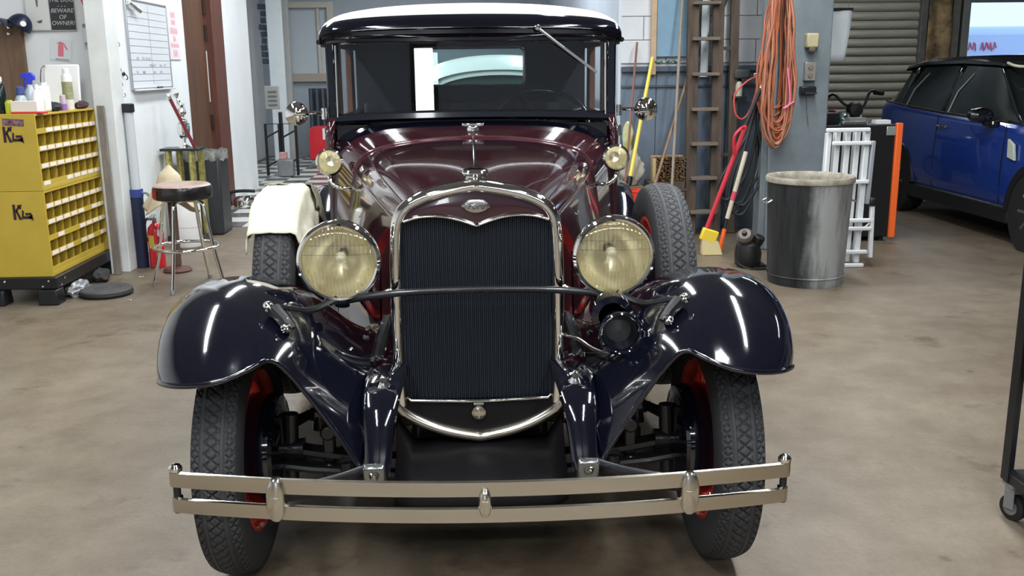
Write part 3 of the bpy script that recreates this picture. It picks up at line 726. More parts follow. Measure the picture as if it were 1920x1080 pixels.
for s in (-1, 1):
    # cowl lamp on its bracket
    c = Vector((s*0.548, 0.955, 1.130))
    bm = nb(); lathe(bm, [(0.0, 0.115), (0.018, 0.112), (0.034, 0.09), (0.044, 0.055), (0.047, 0.02), (0.047, 0.0)], c, (0, 1, 0.0), n=28); cl = obj('cowl_lamp', bm, chrome, CAR)
    bm = nb(); lathe(bm, [(0.047, 0.006), (0.052, 0.0), (0.052, -0.008), (0.045, -0.012), (0.042, -0.006)], c, (0, 1, 0), n=32); obj('lamp_rim', bm, chrome, cl)
    bm = nb(); lathe(bm, [(0.043, -0.006), (0.030, -0.013), (0.012, -0.016), (0.0, -0.0165)], c, (0, 1, 0), n=28); obj('lens', bm, lens_glass, cl)
    bm = nb(); lathe(bm, [(0.042, 0.0), (0.036, 0.03), (0.02, 0.05), (0.0, 0.056)], c, (0, 1, 0), n=28); obj('reflector', bm, reflector, cl)
    bm = nb(); tube(bm, [c+Vector((0, 0.03, -0.045)), c+Vector((0, 0.04, -0.075)), c+Vector((-s*0.01, 0.05, -0.10))], 0.010, n=10); obj('stem', bm, chrome, cl)
    bm = nb(); pts = smooth_pts([(s*0.560, 0.985, 1.075), (s*0.548, 0.975, 1.050), (s*0.515, 0.96, 1.030), (s*0.475, 0.945, 1.032), (s*0.448, 0.94, 1.055)], 5)
    tube(bm, pts, [0.008+0.002*math.sin(i*2.2) for i in range(len(pts))], n=8); obj('cowl_lamp_arm', bm, chrome, CAR, smooth=80)
    # headlamp
    c = Vector((s*0.390, -0.065, 0.944)); ax = Vector((0, 1, 0.03)).normalized()
    bm = nb(); lathe(bm, [(0.0, 0.185), (0.03, 0.182), (0.06, 0.165), (0.085, 0.13), (0.102, 0.085), (0.111, 0.04), (0.113, 0.01)], c, ax, n=40); hl = obj('headlamp', bm, chrome, CAR)
    bm = nb(); lathe(bm, [(0.111, 0.02), (0.118, 0.014), (0.1195, 0.004), (0.117, -0.008), (0.110, -0.014), (0.1045, -0.012), (0.103, -0.004), (0.103, 0.004)], c, ax, n=56); obj('headlamp_rim', bm, chrome, hl)
    bm = nb(); prof = [(0.104, -0.006), (0.095, -0.011), (0.075, -0.017), (0.05, -0.021), (0.025, -0.023), (0.0, -0.0235)]; lathe(bm, prof, c, ax, n=48); obj('lens', bm, lens_glass, hl)
    bm = nb(); lathe(bm, [(0.104, 0.0), (0.098, 0.03), (0.083, 0.065), (0.06, 0.092), (0.035, 0.106), (0.0, 0.112)], c, ax, n=48); obj('reflector', bm, reflector, hl)
    # moulded prisms across the lens
    for zz, hw in ((0.048, 0.085), (0.022, 0.098)):
        bm = nb(); rows = []
        for i in range(25):
            x = -hw+2*hw*i/24; rr = math.hypot(x, zz); y = -0.0225+0.0155*(rr/0.104)**2
            rows.append([c+Vector((x, y-0.001, zz-0.0012)), c+Vector((x, y-0.0022, zz)), c+Vector((x, y-0.001, zz+0.0012))])
        grid(bm, rows); obj('lens_rib', bm, glass('lens_rib_glass', (0.92, 0.88, 0.74), 0.25, 0.1), hl, smooth=80)
    for k in range(17):
        x = -0.084+0.0105*k
        zt = -0.028-0.012*math.cos(x*28); zb = -math.sqrt(max(0.0, 0.094**2-x*x))
        if zt-zb < 0.01: continue
        bm = nb(); rows = []
        for q in range(7):
            z = zt+(zb-zt)*q/6; rr = math.hypot(x, z); y = -0.0225+0.0155*(rr/0.104)**2
            rows.append([c+Vector((x-0.0042, y-0.0005, z)), c+Vector((x, y-0.0030, z)), c+Vector((x+0.0042, y-0.0005, z))])
        grid(bm, rows); obj('lens_flute', bm, glass('lens_flute_glass', (1.0, 0.985, 0.92), 0.14, 0.08), hl, smooth=80)
    bm = nb(); lathe(bm, [(0.0, 0.03), (0.012, 0.034), (0.017, 0.05), (0.013, 0.065), (0.010, 0.10)], c, ax, n=16); obj('bulb', bm, mat('bulb_glass', (0.95, 0.92, 0.8), 0.12, spec=0.9), hl)
    bm = nb(); cyl(bm, c+Vector((0, 0.05, -0.105)), c+Vector((0, 0.03, -0.135)), 0.016, 0.022, n=14); obj('lamp_post', bm, chassis_black, hl)
    bm = nb(); tube(bm, smooth_pts([c+Vector((-s*0.06, 0.05, -0.105)), c+Vector((-s*0.10, 0.05, -0.112)), c+Vector((-s*0.135, 0.06, -0.100)), c+Vector((-s*0.17, 0.10, -0.10))], 5), 0.007, n=8); obj('lamp_conduit', bm, nickel, hl)
# headlamp tie bar, bowed in front of the radiator
bm = nb(); tube(bm, smooth_pts([(-0.40, -0.05, 0.822), (-0.33, -0.066, 0.838), (-0.20, -0.075, 0.853), (0, -0.08, 0.859), (0.20, -0.075, 0.853), (0.33, -0.066, 0.838), (0.40, -0.05, 0.822)], 5), 0.0105, n=10); obj('headlamp_bar', bm, chassis_black, CAR, smooth=80)
# horn
c = Vector((0.389, -0.215, 0.757))
bm = nb(); lathe(bm, [(0.030, 0.050), (0.040, 0.026), (0.046, 0.006), (0.050, -0.004), (0.056, -0.009), (0.061, -0.006), (0.0625, 0.002), (0.058, 0.012), (0.050, 0.03), (0.044, 0.06), (0.046, 0.075)], c, (0, 1, 0.02), n=36); hn = obj('horn', bm, black_paint, CAR)
bm = nb(); lathe(bm, [(0.0, 0.19), (0.04, 0.185), (0.056, 0.16), (0.06, 0.10), (0.058, 0.072), (0.04, 0.066)], c+Vector((-0.012, 0, 0.03)), (0, 1, 0.02), n=28); obj('horn_motor', bm, black_paint, hn)
bm = nb(); lathe(bm, [(0.0, 0.03), (0.02, 0.034), (0.04, 0.04)], c, (0, 1, 0.02), n=24); obj('horn_throat', bm, mat('horn_inside', (0.03, 0.032, 0.035), 0.4), hn)
bm = nb(); tube(bm, smooth_pts([(0.252, 0.0, 0.698), (0.29, -0.05, 0.697), (0.32, -0.11, 0.688), (0.35, -0.17, 0.690), (0.368, -0.19, 0.706)], 6), 0.006, n=8); obj('horn_conduit', bm, nickel, hn, smooth=80)

# ---- frame horns, apron -------------------------------------------
for s in (-1, 1):
    prof = [(0.10, .60, .05), (-0.10, .632, .052), (-0.20, .632, .05), (-0.27, .612, .047), (-0.32, .575, .043), (-0.355, .52, .037), (-0.385, .465, .033), (-0.40, .44, .03)]
    pr_ = smooth_pts([(a, b, c_) for a, b, c_ in prof], 4); bm = nb(); rows = []
    for i, p in enumerate(pr_):
        a = pr_[max(i-1, 0)]; b = pr_[min(i+1, len(pr_)-1)]; ty, tz = b.x-a.x, b.y-a.y; L_ = math.hypot(ty, tz); ny, nz = tz/L_, -ty/L_
        x0 = s*(0.262+0.012*i/len(pr_)); w = p.z
        rows.append([(x0-w, p.x-ny*0.03, p.y-nz*0.03), (x0-w, p.x, p.y), (x0-w*0.7, p.x+ny*0.008, p.y+nz*0.008), (x0+w*0.7, p.x+ny*0.008, p.y+nz*0.008), (x0+w, p.x, p.y), (x0+w, p.x-ny*0.03, p.y-nz*0.03)])
    V = grid(bm, rows, closed=True); bm.faces.new(V[0]); bm.faces.new(V[-1][::-1]); fh = obj('frame_horn', bm, black_paint, CAR, smooth=50)
    bm = nb(); box(bm, (s*0.277, -0.418, 0.448), (0.056, 0.022, 0.075), rot=(0.42, 0, 0)); obj('bumper_clamp', bm, mat('dull_nickel', (0.34, 0.36, 0.36), 0.2, 0.9), fh, bevel=0.006)
    bm = nb(); lathe(bm, [(0.0, 0.016), (0.009, 0.015), (0.014, 0.008), (0.017, 0.0)], (s*0.277, -0.428, 0.455), (0, -0.9, 0.4), n=6); obj('bolt', bm, chrome, fh)
    bm = nb(); lathe(bm, [(0.0, 0.016), (0.010, 0.015), (0.018, 0.006), (0.022, 0.0)], (s*0.262, -0.235, 0.634), (0, -0.5, 0.85), n=16); obj('bolt', bm, chrome, fh)
    # bumper arm from frame horn out to the clamp
    bm = nb(); pts = smooth_pts([(s*0.27, -0.36, 0.445), (s*0.36, -0.44, 0.445), (s*0.46, -0.50, 0.447), (s*0.51, -0.515, 0.447)], 4)
    grid(bm, [[(p.x, p.y, p.z-0.022), (p.x, p.y, p.z+0.022)] for p in pts]); obj('bumper_arm', bm, chassis_black, CAR, solid=0.008, smooth=60)
    # engine pan side and shock gear seen between hood and fender
    bm = nb(); tube(bm, [(s*0.262, 0.02, 0.76), (s*0.285, 0.0, 0.70), (s*0.30, 0.0, 0.64)], [0.016, 0.020, 0.018], n=10); obj('shock_absorber', bm, chassis_black, CAR)
    for by, bz, bx in ((-0.10, 0.662, 0.30), (-0.05, 0.74, 0.315), (0.0, 0.70, 0.33), (-0.17, 0.60, 0.33), (-0.2, 0.54, 0.345)):
        bm = nb(); lathe(bm, [(0.0, 0.012), (0.007, 0.011), (0.011, 0.0)], (s*bx, by, bz), (s*0.3, -0.8, 0.5), n=8); obj('bolt', bm, chrome, CAR)
bm = nb(); rows = []
for y, z in ((0.02, .375), (-0.04, .365), (-0.10, .355), (-0.18, .335), (-0.23, .30), (-0.24, .26)):
    rows.append([(x, y, z+(0.07 if abs(x) > 0.2 else 0.0)*(1 if y > -0.1 else 0.3)) for x in (-.245, -.20, -.1, 0, .1, .20, .245)])
grid(bm, rows); obj('splash_apron', bm, mat('apron_black', (0.008, 0.007, 0.008), 0.35, coat=0.0, spec=0.25), CAR, smooth=70, solid=0.004)
bm = nb(); box(bm, (0, 0.9, 0.33), (0.44, 1.6, 0.16)); obj('engine_pan', bm, chassis_black, CAR, bevel=0.03)

# ---- bumper --------------------------------------------------------
def bar_path(z0, z1, xe):
    pts = []
    for i in range(33):
        t = -1+i/16; pts.append((xe*t, -0.555+0.085*abs(t)**2.0))
    return pts
XE = 0.775
TILT = 0.013      # the bumper sits slightly lower on the picture's right
for z0, z1, nm, xo in ((0.443, 0.486, 'bumper_bar', 0.0), (0.374, 0.416, 'bumper_bar', -0.003)):
    P = bar_path(z0, z1, XE+xo); e = []
    for s in (1,):
        cx_, cy_ = P[-1]
        for k in range(1, 9):
            a = -PI/2+k/8*PI*1.15; e.append((cx_+0.013*math.cos(a), cy_+0.013+0.013*math.sin(a)))
    P = [(-x, y) for x, y in e[::-1]]+P+e
    bm = nb(); rows = []
    for i, (x, y) in enumerate(P):
        a = P[max(i-1, 0)]; b = P[min(i+1, len(P)-1)]; tx, ty = b[0]-a[0], b[1]-a[1]; L_ = math.hypot(tx, ty); nx, ny = -ty/L_, tx/L_
        h_ = z1-z0
        rows.append([(x, y, z0+0.002), (x-nx*0.0028, y-ny*0.0028, z0+h_*0.07), (x-nx*0.0034, y-ny*0.0034, z0+h_*0.5), (x-nx*0.0028, y-ny*0.0028, z1-h_*0.07), (x, y, z1-0.002), (x+nx*0.004, y+ny*0.004, z1), (x+nx*0.007, y+ny*0.007, z1-0.002), (x+nx*0.007, y+ny*0.007, z0+0.002), (x+nx*0.004, y+ny*0.004, z0)])
    grid(bm, rows, closed=True); bar = obj(nm, bm, nickel, CAR, smooth=40, rot=(0, TILT, 0))
for s in (-1, 1):
    bm = nb(); cyl(bm, (s*XE, -0.457, 0.372), (s*XE, -0.457, 0.488), 0.0095, n=14); eb = obj('bumper_end_bolt', bm, chassis_black, CAR, rot=(0, TILT, 0))
    bm = nb(); lathe(bm, [(0.0, 0.016), (0.011, 0.014), (0.017, 0.006), (0.017, -0.003)], (s*XE, -0.457, 0.488), (0, 0, 1), n=18); obj('bolt_head', bm, chrome, eb)
def clamp(x, y, w, h):
    bm = nb(); rows = []
    for sc, d in ((1.0, 0.012), (1.0, -0.006), (0.93, -0.013), (0.80, -0.016), (0.02, -0.018)):
        rows.append([(x+w*sc*math.copysign(abs(math.cos(a))**0.85, math.cos(a)), y+d, 0.431+h*sc*math.copysign(abs(math.sin(a))**0.9, math.sin(a))) for a in [2*PI*i/36 for i in range(36)]])
    grid(bm, rows, closed=True); c_ = obj('bumper_medallion', bm, nickel, CAR, smooth=35, rot=(0, TILT, 0))
    bm = nb(); box(bm, (x, y-0.018, 0.440), (w*0.9, 0.003, 0.003)); obj('medallion_line', bm, steel, c_)
clamp(-0.515, -0.520, 0.024, 0.058); clamp(0.515, -0.520, 0.024, 0.058); clamp(0.0, -0.560, 0.016, 0.036)

# ---- cab ------------------------------------------------------------
# windshield frame
def wz(x): return 1.268+0.012*(1-(x/0.57)**2)
bm = nb()
xs = [-0.57+1.14*i/20 for i in range(21)]
grid(bm, [[(x, 1.225, wz(x)-0.012) for x in xs], [(x, 1.205, wz(x)) for x in xs], [(x, 1.205, wz(x)+0.020) for x in xs], [(x, 1.225, wz(x)+0.028) for x in xs]]); obj('windshield_sill', bm, black_paint, CAR, smooth=50)
for s in (-1, 1):
    bm = nb(); box(bm, (s*0.562, 1.235, 1.43), (0.040, 0.05, 0.33)); pl = obj('windshield_pillar', bm, black_paint, CAR, bevel=0.008)
    bm = nb(); cyl(bm, (s*0.541, 1.207, 1.285), (s*0.538, 1.207, 1.565), 0.0045, n=8); obj('windshield_stanchion', bm, chrome, pl)
bm = nb(); grid(bm, [[(x, 1.232, 1.272) for x in (-.55, 0, .55)], [(x, 1.232, 1.59) for x in (-.55, 0, .55)]]); obj('windshield', bm, wind_glass, CAR, smooth=0)
# header / visor: black, moulded, rounded ends
def arch(x, zc, ze, hw, p=2.6): return ze+(zc-ze)*(1-min(1, abs(x)/hw)**p)
HW = 0.600
def arow(y, zc, ze, hw, p=5.5, n=40):
    out = []
    for i in range(n+1):
        a = -PI/2+PI*i/n; x = hw*math.sin(a)
        out.append((x, y+0.03*abs(math.sin(a))**6, ze+(zc-ze)*math.cos(a)**(2/p)))
    return out
bm = nb()
prof = [(1.225, 1.572, 1.562, .560), (1.195, 1.575, 1.562, .572), (1.180, 1.580, 1.563, .580), (1.180, 1.592, 1.566, .584), (1.165, 1.598, 1.567, .588), (1.155, 1.606, 1.568, .591), (1.157, 1.622, 1.569, .594), (1.148, 1.628, 1.570, .597), (1.150, 1.650, 1.572, .599), (1.168, 1.672, 1.574, .600), (1.195, 1.684, 1.576, .600)]
grid(bm, [arow(*p) for p in prof]); obj('visor_header', bm, black_paint, CAR, smooth=40)
bm = nb()
prof = [(1.188, 1.681, 1.577, .600), (1.20, 1.694, 1.580, .601), (1.25, 1.712, 1.585, .602), (1.36, 1.730, 1.590, .604), (1.55, 1.745, 1.595, .606), (1.85, 1.745, 1.595, .606), (2.15, 1.725, 1.59, .604), (2.32, 1.695, 1.58, .60), (2.38, 1.65, 1.56, .59)]
grid(bm, [arow(*p, 4.6) for p in prof]); obj('roof', bm, cream_top, CAR, smooth=60)
for s in (-1, 1):
    bm = nb(); tube(bm, [(s*0.602, 1.2, 1.578), (s*0.608, 1.6, 1.594), (s*0.608, 2.0, 1.594), (s*0.598, 2.36, 1.57)], 0.010, n=8); obj('drip_moulding', bm, black_paint, CAR)
    # cab side: upper black frame, lower maroon door
    bm = nb(); grid(bm, [[(s*0.60, y, 1.595) for y in (1.22, 1.6, 2.0, 2.36)], [(s*0.597, y, 1.56) for y in (1.22, 1.6, 2.0, 2.36)]]); obj('roof_rail', bm, black_paint, CAR, solid=0.03)
    bm = nb(); grid(bm, [[(s*0.578, y, 1.285) for y in (1.20, 1.6, 2.0, 2.36)], [(s*0.594, y, 1.22) for y in (1.20, 1.6, 2.0, 2.36)], [(s*0.590, y, 0.80) for y in (1.20, 1.6, 2.0, 2.36)], [(s*0.580, y, 0.46) for y in (1.20, 1.6, 2.0, 2.36)]]); dr = obj('door', bm, maroon, CAR, solid=0.03)
    bm = nb(); box(bm, (s*0.585, 2.05, 1.43), (0.03, 0.10, 0.34)); obj('door_post', bm, brown_leather, CAR, bevel=0.005)
    bm = nb(); box(bm, (s*0.545, 1.32, 1.42), (0.014, 0.10, 0.30)); obj('pillar_trim', bm, brown_leather, CAR, bevel=0.005)
    bm = nb(); tube(bm, [(s*0.60, 1.95, 1.20), (s*0.635, 1.95, 1.20), (s*0.635, 1.86, 1.195)], 0.008, n=8); obj('door_handle', bm, chrome, dr)
    # round mirror on a hinge arm
    m0 = Vector((s*0.706, 1.20, 1.302))
    bm = nb(); lathe(bm, [(0.0, 0.020), (0.020, 0.018), (0.036, 0.010), (0.0455, 0.0), (0.047, -0.006), (0.045, -0.010), (0.0, -0.010)], m0, (0, -1, 0.05), n=32); mr = obj('side_mirror', bm, chrome, CAR)
    bm = nb(); tube(bm, [m0+Vector((0, -0.02, 0)), m0+Vector((-s*0.06, -0.015, 0.002)), Vector((s*0.585, 1.215, 1.306))], 0.007, n=8); obj('mirror_arm', bm, chrome, mr)
    for hz in (1.30, 1.22):
        bm = nb(); cyl(bm, (s*0.595, 1.205, hz-0.022), (s*0.595, 1.205, hz+0.022), 0.011, n=10); obj('door_hinge', bm, chrome, CAR)
# rear panel with window opening
bm = nb()
def q(x0, x1, z0, z1): box(bm, ((x0+x1)/2, 2.36, (z0+z1)/2), (x1-x0, 0.03, z1-z0))
q(-0.59, -0.265, 0.5, 1.66); q(0.275, 0.59, 0.5, 1.66); q(-0.265, 0.275, 0.5, 1.385); q(-0.265, 0.275, 1.575, 1.68); obj('rear_panel', bm, dark_cloth, CAR, smooth=0)
bm = nb(); tube(bm, [(-0.245, 2.345, 1.385), (0.255, 2.345, 1.385), (0.275, 2.345, 1.405), (0.275, 2.345, 1.555), (0.255, 2.345, 1.575), (-0.245, 2.345, 1.575), (-0.265, 2.345, 1.555), (-0.265, 2.345, 1.405)], 0.008, n=6, closed=True); obj('rear_window_frame', bm, steel, CAR)
bm = nb(); box(bm, (0.005, 2.36, 1.48), (0.54, 0.004, 0.19)); obj('rear_window', bm, glass('rear_glass', (0.85, 0.95, 0.92), 0.02), CAR, smooth=0)
bm = nb(); grid(bm, [[(x, 2.0+0.02*math.cos(x*30), 0.75), (x, 2.16, 1.20), (x, 2.20, 1.305+0.006*math.cos(x*38)), (x, 2.24, 1.30)] for x in [-0.54+1.08*i/60 for i in range(61)]]); obj('seat_back', bm, dark_cloth, CAR, smooth=70, solid=0.05)
bm = nb(); box(bm, (0, 1.85, 0.72), (1.06, 0.5, 0.16)); obj('seat_cushion', bm, dark_cloth, CAR, bevel=0.04)
bm = nb(); box(bm, (0, 1.6, 1.675), (1.0, 0.7, 0.01)); obj('headliner', bm, mat('headliner_cloth', (0.03, 0.03, 0.035), 0.9), CAR, smooth=0)
# steering wheel (driver sits on the picture's right)
c = Vector((0.30, 1.50, 1.245)); u_, v_, d_ = frame_of((0, -0.62, 0.78))
bm = nb(); tube(bm, [c+u_*(0.205*math.cos(2*PI*i/40))+v_*(0.205*math.sin(2*PI*i/40)) for i in range(40)], 0.011, n=8, closed=True); sw = obj('steering_wheel', bm, mat('black_bakelite', (0.012, 0.012, 0.013), 0.12, coat=0.6), CAR, smooth=80)
for k in range(4):
    a = k*PI/2+0.4; bm = nb(); cyl(bm, c, c+u_*(0.205*math.cos(a))+v_*(0.205*math.sin(a)), 0.008, n=8); obj('steering_spoke', bm, black_plastic, sw)
bm = nb(); cyl(bm, c, (0.30, 1.12, 0.78), 0.018, n=10); obj('steering_column', bm, chassis_black, CAR)
bm = nb(); lathe(bm, [(0.0, 0.012), (0.02, 0.010), (0.026, 0.0)], c, (0, -0.62, 0.78), n=16); obj('horn_button', bm, steel, sw)
# wiper hung from the header
wa, wb = Vector((0.258, 1.135, 1.625)), Vector((0.500, 1.185, 1.452))
bm = nb(); lathe(bm, [(0.0, 0.018), (0.010, 0.016), (0.013, 0.0)], wa, (0, -1, 0), n=14); wo = obj('wiper', bm, chrome, CAR)
bm = nb(); cyl(bm, wa, wa+(wb-wa)*0.45, 0.0055, 0.004, n=8); obj('wiper_arm', bm, steel, wo)
bm = nb(); box(bm, wa+(wb-wa)*0.68+Vector((0, 0.02, 0)), ((wb-wa).length*0.66, 0.010, 0.010), rot=Vector((1, 0, 0)).rotation_difference((wb-wa).normalized()).to_matrix()); obj('wiper_blade', bm, mat('grey_blade', (0.33, 0.34, 0.36), 0.35, 0.5), wo)
# firewall, floor and rear deck
bm = nb(); box(bm, (0, 1.24, 0.85), (1.10, 0.02, 0.80)); obj('dashboard', bm, dark_cloth, CAR, smooth=0)
bm = nb(); box(bm, (0, 1.8, 0.47), (1.14, 1.2, 0.03)); obj('cab_floor', bm, dark_cloth, CAR, smooth=0)
bm = nb(); rows = []
for y, zt, hw in ((2.37, 1.22, .585), (2.6, 1.20, .57), (2.9, 1.12, .53), (3.15, .98, .48), (3.32, .78, .43), (3.36, .55, .40)):
    rows.append([(hw*math.sin(-PI/2+PI*i/20), y, 0.5+(zt-0.5)*math.cos(-PI/2+PI*i/20)**0.55) for i in range(21)])
V = grid(bm, rows); obj('rear_deck', bm, maroon, CAR, smooth=60)

# ---- cloths laid over the left spare tyre ---------------------------
def drape(xc, yc, zc, R_, x0, x1, a0, a1, seed, droopL, droopR, hw):
    rows = []
    for i in range(34):
        a = a0+(a1-a0)*i/33; row = []
        for j in range(29):
            x = x0+(x1-x0)*j/28; over = max(0, abs(x-xc)-hw); sd = -1 if x < xc else 1
            n1 = noise.noise(Vector((i*0.16+seed, j*0.2, seed)))
            r = R_+0.009+0.010*n1+0.004*noise.noise(Vector((i*0.5, j*0.55, seed*2)))
            px_, dr_ = x, 0.0
            if over > 0:
                px_ = xc+sd*(hw+0.012+0.010*n1*(over/0.06)+over*0.18); dr_ = over*0.97
            rr = r-dr_*0.55
            p = Vector((px_, yc+rr*math.cos(a), zc+rr*math.sin(a)-dr_*0.55))
            row.append(p)
        rows.append(row)
    return rows
cloth_m = mat('cream_shop_cloth', (0.72, 0.68, 0.53), 0.85, var=0.16, scale=7, bump=0.25, bscale=90)
bm = nb(); grid(bm, drape(-0.66, 3.36, 0.705, 0.366, -0.81, -0.46, math.radians(137), math.radians(72), 3.1, 0, 0, 0.066))
o = obj('shop_cloth', bm, cloth_m, smooth=80, solid=0.003); tag(o, 'cream shop cloth draped over the top of the spare tire beside the headlamp', 'cloth')
khaki = mat('khaki_cover', (0.30, 0.29, 0.20), 0.8, var=0.25, scale=9, bump=0.2)
bm = nb(); grid(bm, drape(-0.655, 3.36, 0.705, 0.374, -0.79, -0.50, math.radians(84), math.radians(18), 9.4, 0, 0, 0.070))
o = obj('tire_cover', bm, khaki, smooth=80, solid=0.004); tag(o, 'khaki cloth lying behind the cream cloth on the spare tire', 'cloth')

# ================================================================== LEFT SIDE OF THE SHOP
# ---- two yellow bolt-bin cabinets stacked on a black stand ------------
def bin_cabinet(z0, z1, nrows, label):
    t = thing('bolt_bin_cabinet', label, 'cabinet', (-2.74, 6.24, z0))
    H = z1-z0; D = 0.36; L_ = 1.0; th = 0.014
    bm = nb()
    box(bm, (-D/2, th/2, H/2), (D, th, H)); box(bm, (-D/2, L_-th/2, H/2), (D, th, H))
    box(bm, (-D/2, L_/2, th), (D, L_-2*th, 2*th)); box(bm, (-D/2, L_/2, H-th/2), (D, L_-2*th, th)); box(bm, (-D+0.006, L_/2, H/2), (0.012, L_-2*th, H-2*th))
    obj('body', bm, yellow_metal, t, smooth=0, bevel=0.002)
    rh = (H-0.042)/nrows; cw = (L_-2*th)/8
    for r in range(nrows):
        zb = 0.028+r*rh
        if r:
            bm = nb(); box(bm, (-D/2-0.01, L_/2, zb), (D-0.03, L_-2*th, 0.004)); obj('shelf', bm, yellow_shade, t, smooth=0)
        bm = nb(); box(bm, (-0.004, L_/2, zb+0.016), (0.006, L_-2*th, 0.034)); st = obj('label_strip', bm, yellow_metal, t, smooth=0)
        if r or nrows == 4:
            for c in range(8):
                if random.random() < 0.10: continue
                bm = nb(); box(bm, (0.0, th+cw*(c+0.5), zb+0.017), (0.003, cw*0.78, 0.025)); obj('label_card', bm, card, st, smooth=0)
    for c in range(1, 8):
        bm = nb()
        prism(bm, [(-D+0.012, 0.028), (-0.006, 0.028), (-0.006, H-0.016), (-D+0.012, H-0.016)], th+c*cw-0.002, th+c*cw+0.002, 'xz')
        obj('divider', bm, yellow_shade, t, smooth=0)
    # diagonal scoop plates inside each row (the sloping bin floors)
    for r in range(nrows):
        zb = 0.028+r*rh
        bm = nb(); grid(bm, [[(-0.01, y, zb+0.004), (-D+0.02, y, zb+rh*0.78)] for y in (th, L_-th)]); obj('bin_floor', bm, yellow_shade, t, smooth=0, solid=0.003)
    return t
low = bin_cabinet(0.18, 0.735, 5, 'lower yellow bolt-bin cabinet with five rows of bins, resting on the black stand')
upc = bin_cabinet(0.737, 1.222, 4, 'upper yellow bolt-bin cabinet with four rows of bins, carrying bottles on its top')
logo_m = mat('logo_dark_brown', (0.03, 0.012, 0.02), 0.5)
def logo(par, zc):
    """K with an arrow arm beside a square G whose tail is an arrow, on the cabinet end."""
    bm = nb(); y = -0.0015
    S = 0.038; x0 = -0.205; w = 0.015
    def poly(P): 
        A = [bm.verts.new((x0+(p[0]-x0)*1.15, y-0.001, zc+(p[1]-zc)*1.3)) for p in P]; bm.faces.new(A)
    poly([(x0, zc-S), (x0+w, zc-S), (x0+w, zc+S), (x0, zc+S)])
    poly([(x0+w, zc-0.004), (x0+0.040, zc+0.022), (x0+0.032, zc+0.030), (x0+w, zc+0.012)])
    poly([(x0+0.024, zc+0.034), (x0+0.052, zc+0.038), (x0+0.044, zc+0.010)])
    poly([(x0+w, zc+0.004), (x0+0.030, zc-S), (x0+0.046, zc-S), (x0+0.024, zc+0.010)])
    poly([(x0+0.050, zc+0.012), (x0+0.060, zc+0.004), (x0+0.056, zc-0.020), (x0+0.088, zc-0.020), (x0+0.088, zc-0.034), (x0+0.044, zc-0.034)])
    poly([(x0+0.066, zc-0.004), (x0+0.100, zc-0.004), (x0+0.100, zc-0.034), (x0+0.090, zc-0.034), (x0+0.090, zc-0.016), (x0+0.066, zc-0.016)])
    poly([(x0+0.078, zc-0.026), (x0+0.108, zc-0.044), (x0+0.104, zc-0.012)])
    obj('maker_logo', bm, logo_m, par, smooth=0)
logo(low, 0.425); logo(upc, 0.360)
bm = nb(); box(bm, (-0.135, -0.002, 0.435), (0.13, 0.002, 0.042), rot=(0, 0.06, 0)); stk = obj('sticker', bm, mat('purple_sticker', (0.30, 0.16, 0.20), 0.5, col2=(0.03, 0.012, 0.03), scale=40), upc, smooth=0)

t = thing('cabinet_stand', 'black steel stand with stubby legs under the yellow bolt-bin cabinets', 'stand', (-2.74, 6.24, 0))
bm = nb(); box(bm, (-0.18, 0.50, 0.140), (0.42, 1.06, 0.078)); obj('top_frame', bm, cabinet_black, t, bevel=0.006)
for x, y in ((0.0, 0.0), (-0.34, 0.0), (0.0, 1.0), (-0.34, 1.0)):
    bm = nb(); box(bm, (x-0.025, y+0.0, 0.05), (0.13, 0.13, 0.10), taper=0.9); lg = obj('leg', bm, cabinet_black, t, bevel=0.008)
for k, (x, y) in enumerate(((-0.02, 0), (-0.06, 0), (-0.30, 0), (0, 0.03), (0, 0.09), (0, 0.95))):
    bm = nb()
    if y == 0: lathe(bm, [(0.0, 0.006), (0.006, 0.005), (0.009, 0)], (x, -0.032, 0.155-0.035*(k % 2)), (0, -1, 0), n=10)
    else: lathe(bm, [(0.0, 0.006), (0.006, 0.005), (0.009, 0)], (0.032, y, 0.155-0.035*(k % 2)), (1, 0, 0), n=10)
    obj('bolt', bm, chrome, t)

# ---- things on top of the cabinets -----------------------------------
ZT = 1.2225
def bottle(name, label, loc, prof, m, cat='bottle', cap=None, capm=None, n=20):
    t = thing(name, label, cat, loc)
    bm = nb(); lathe(bm, prof, n=n, cap0=True, cap1=True); obj('body', bm, m, t)
    if cap: bm = nb(); lathe(bm, cap, n=n, cap0=True, cap1=True); obj('cap', bm, capm, t)
    return t
clear_pl = mat('cloudy_plastic', (0.42, 0.47, 0.50), 0.25)
t = thing('spray_bottle', 'cloudy spray bottle with a blue trigger head on the yellow cabinet', 'spray bottle', (-2.86, 6.50, ZT))
bm = nb(); lathe(bm, [(0.0, 0.0), (0.036, 0.0), (0.040, 0.01), (0.040, 0.10), (0.030, 0.14), (0.016, 0.165), (0.014, 0.18)], n=20, cap1=True); obj('body', bm, clear_pl, t)
bm = nb(); prism(bm, [(-0.05, 0.225), (-0.045, 0.25), (0.02, 0.255), (0.038, 0.235), (0.038, 0.205), (0.018, 0.205), (0.016, 0.178), (-0.014, 0.178), (-0.014, 0.215), (-0.03, 0.218)], -0.014, 0.014, 'xz'); obj('trigger_head', bm, blue_plastic, t, bevel=0.004)
bm = nb(); prism(bm, [(-0.032, 0.215), (-0.024, 0.215), (-0.030, 0.16), (-0.042, 0.145), (-0.040, 0.17)], -0.006, 0.006, 'xz'); obj('trigger', bm, blue_plastic, t, bevel=0.002)
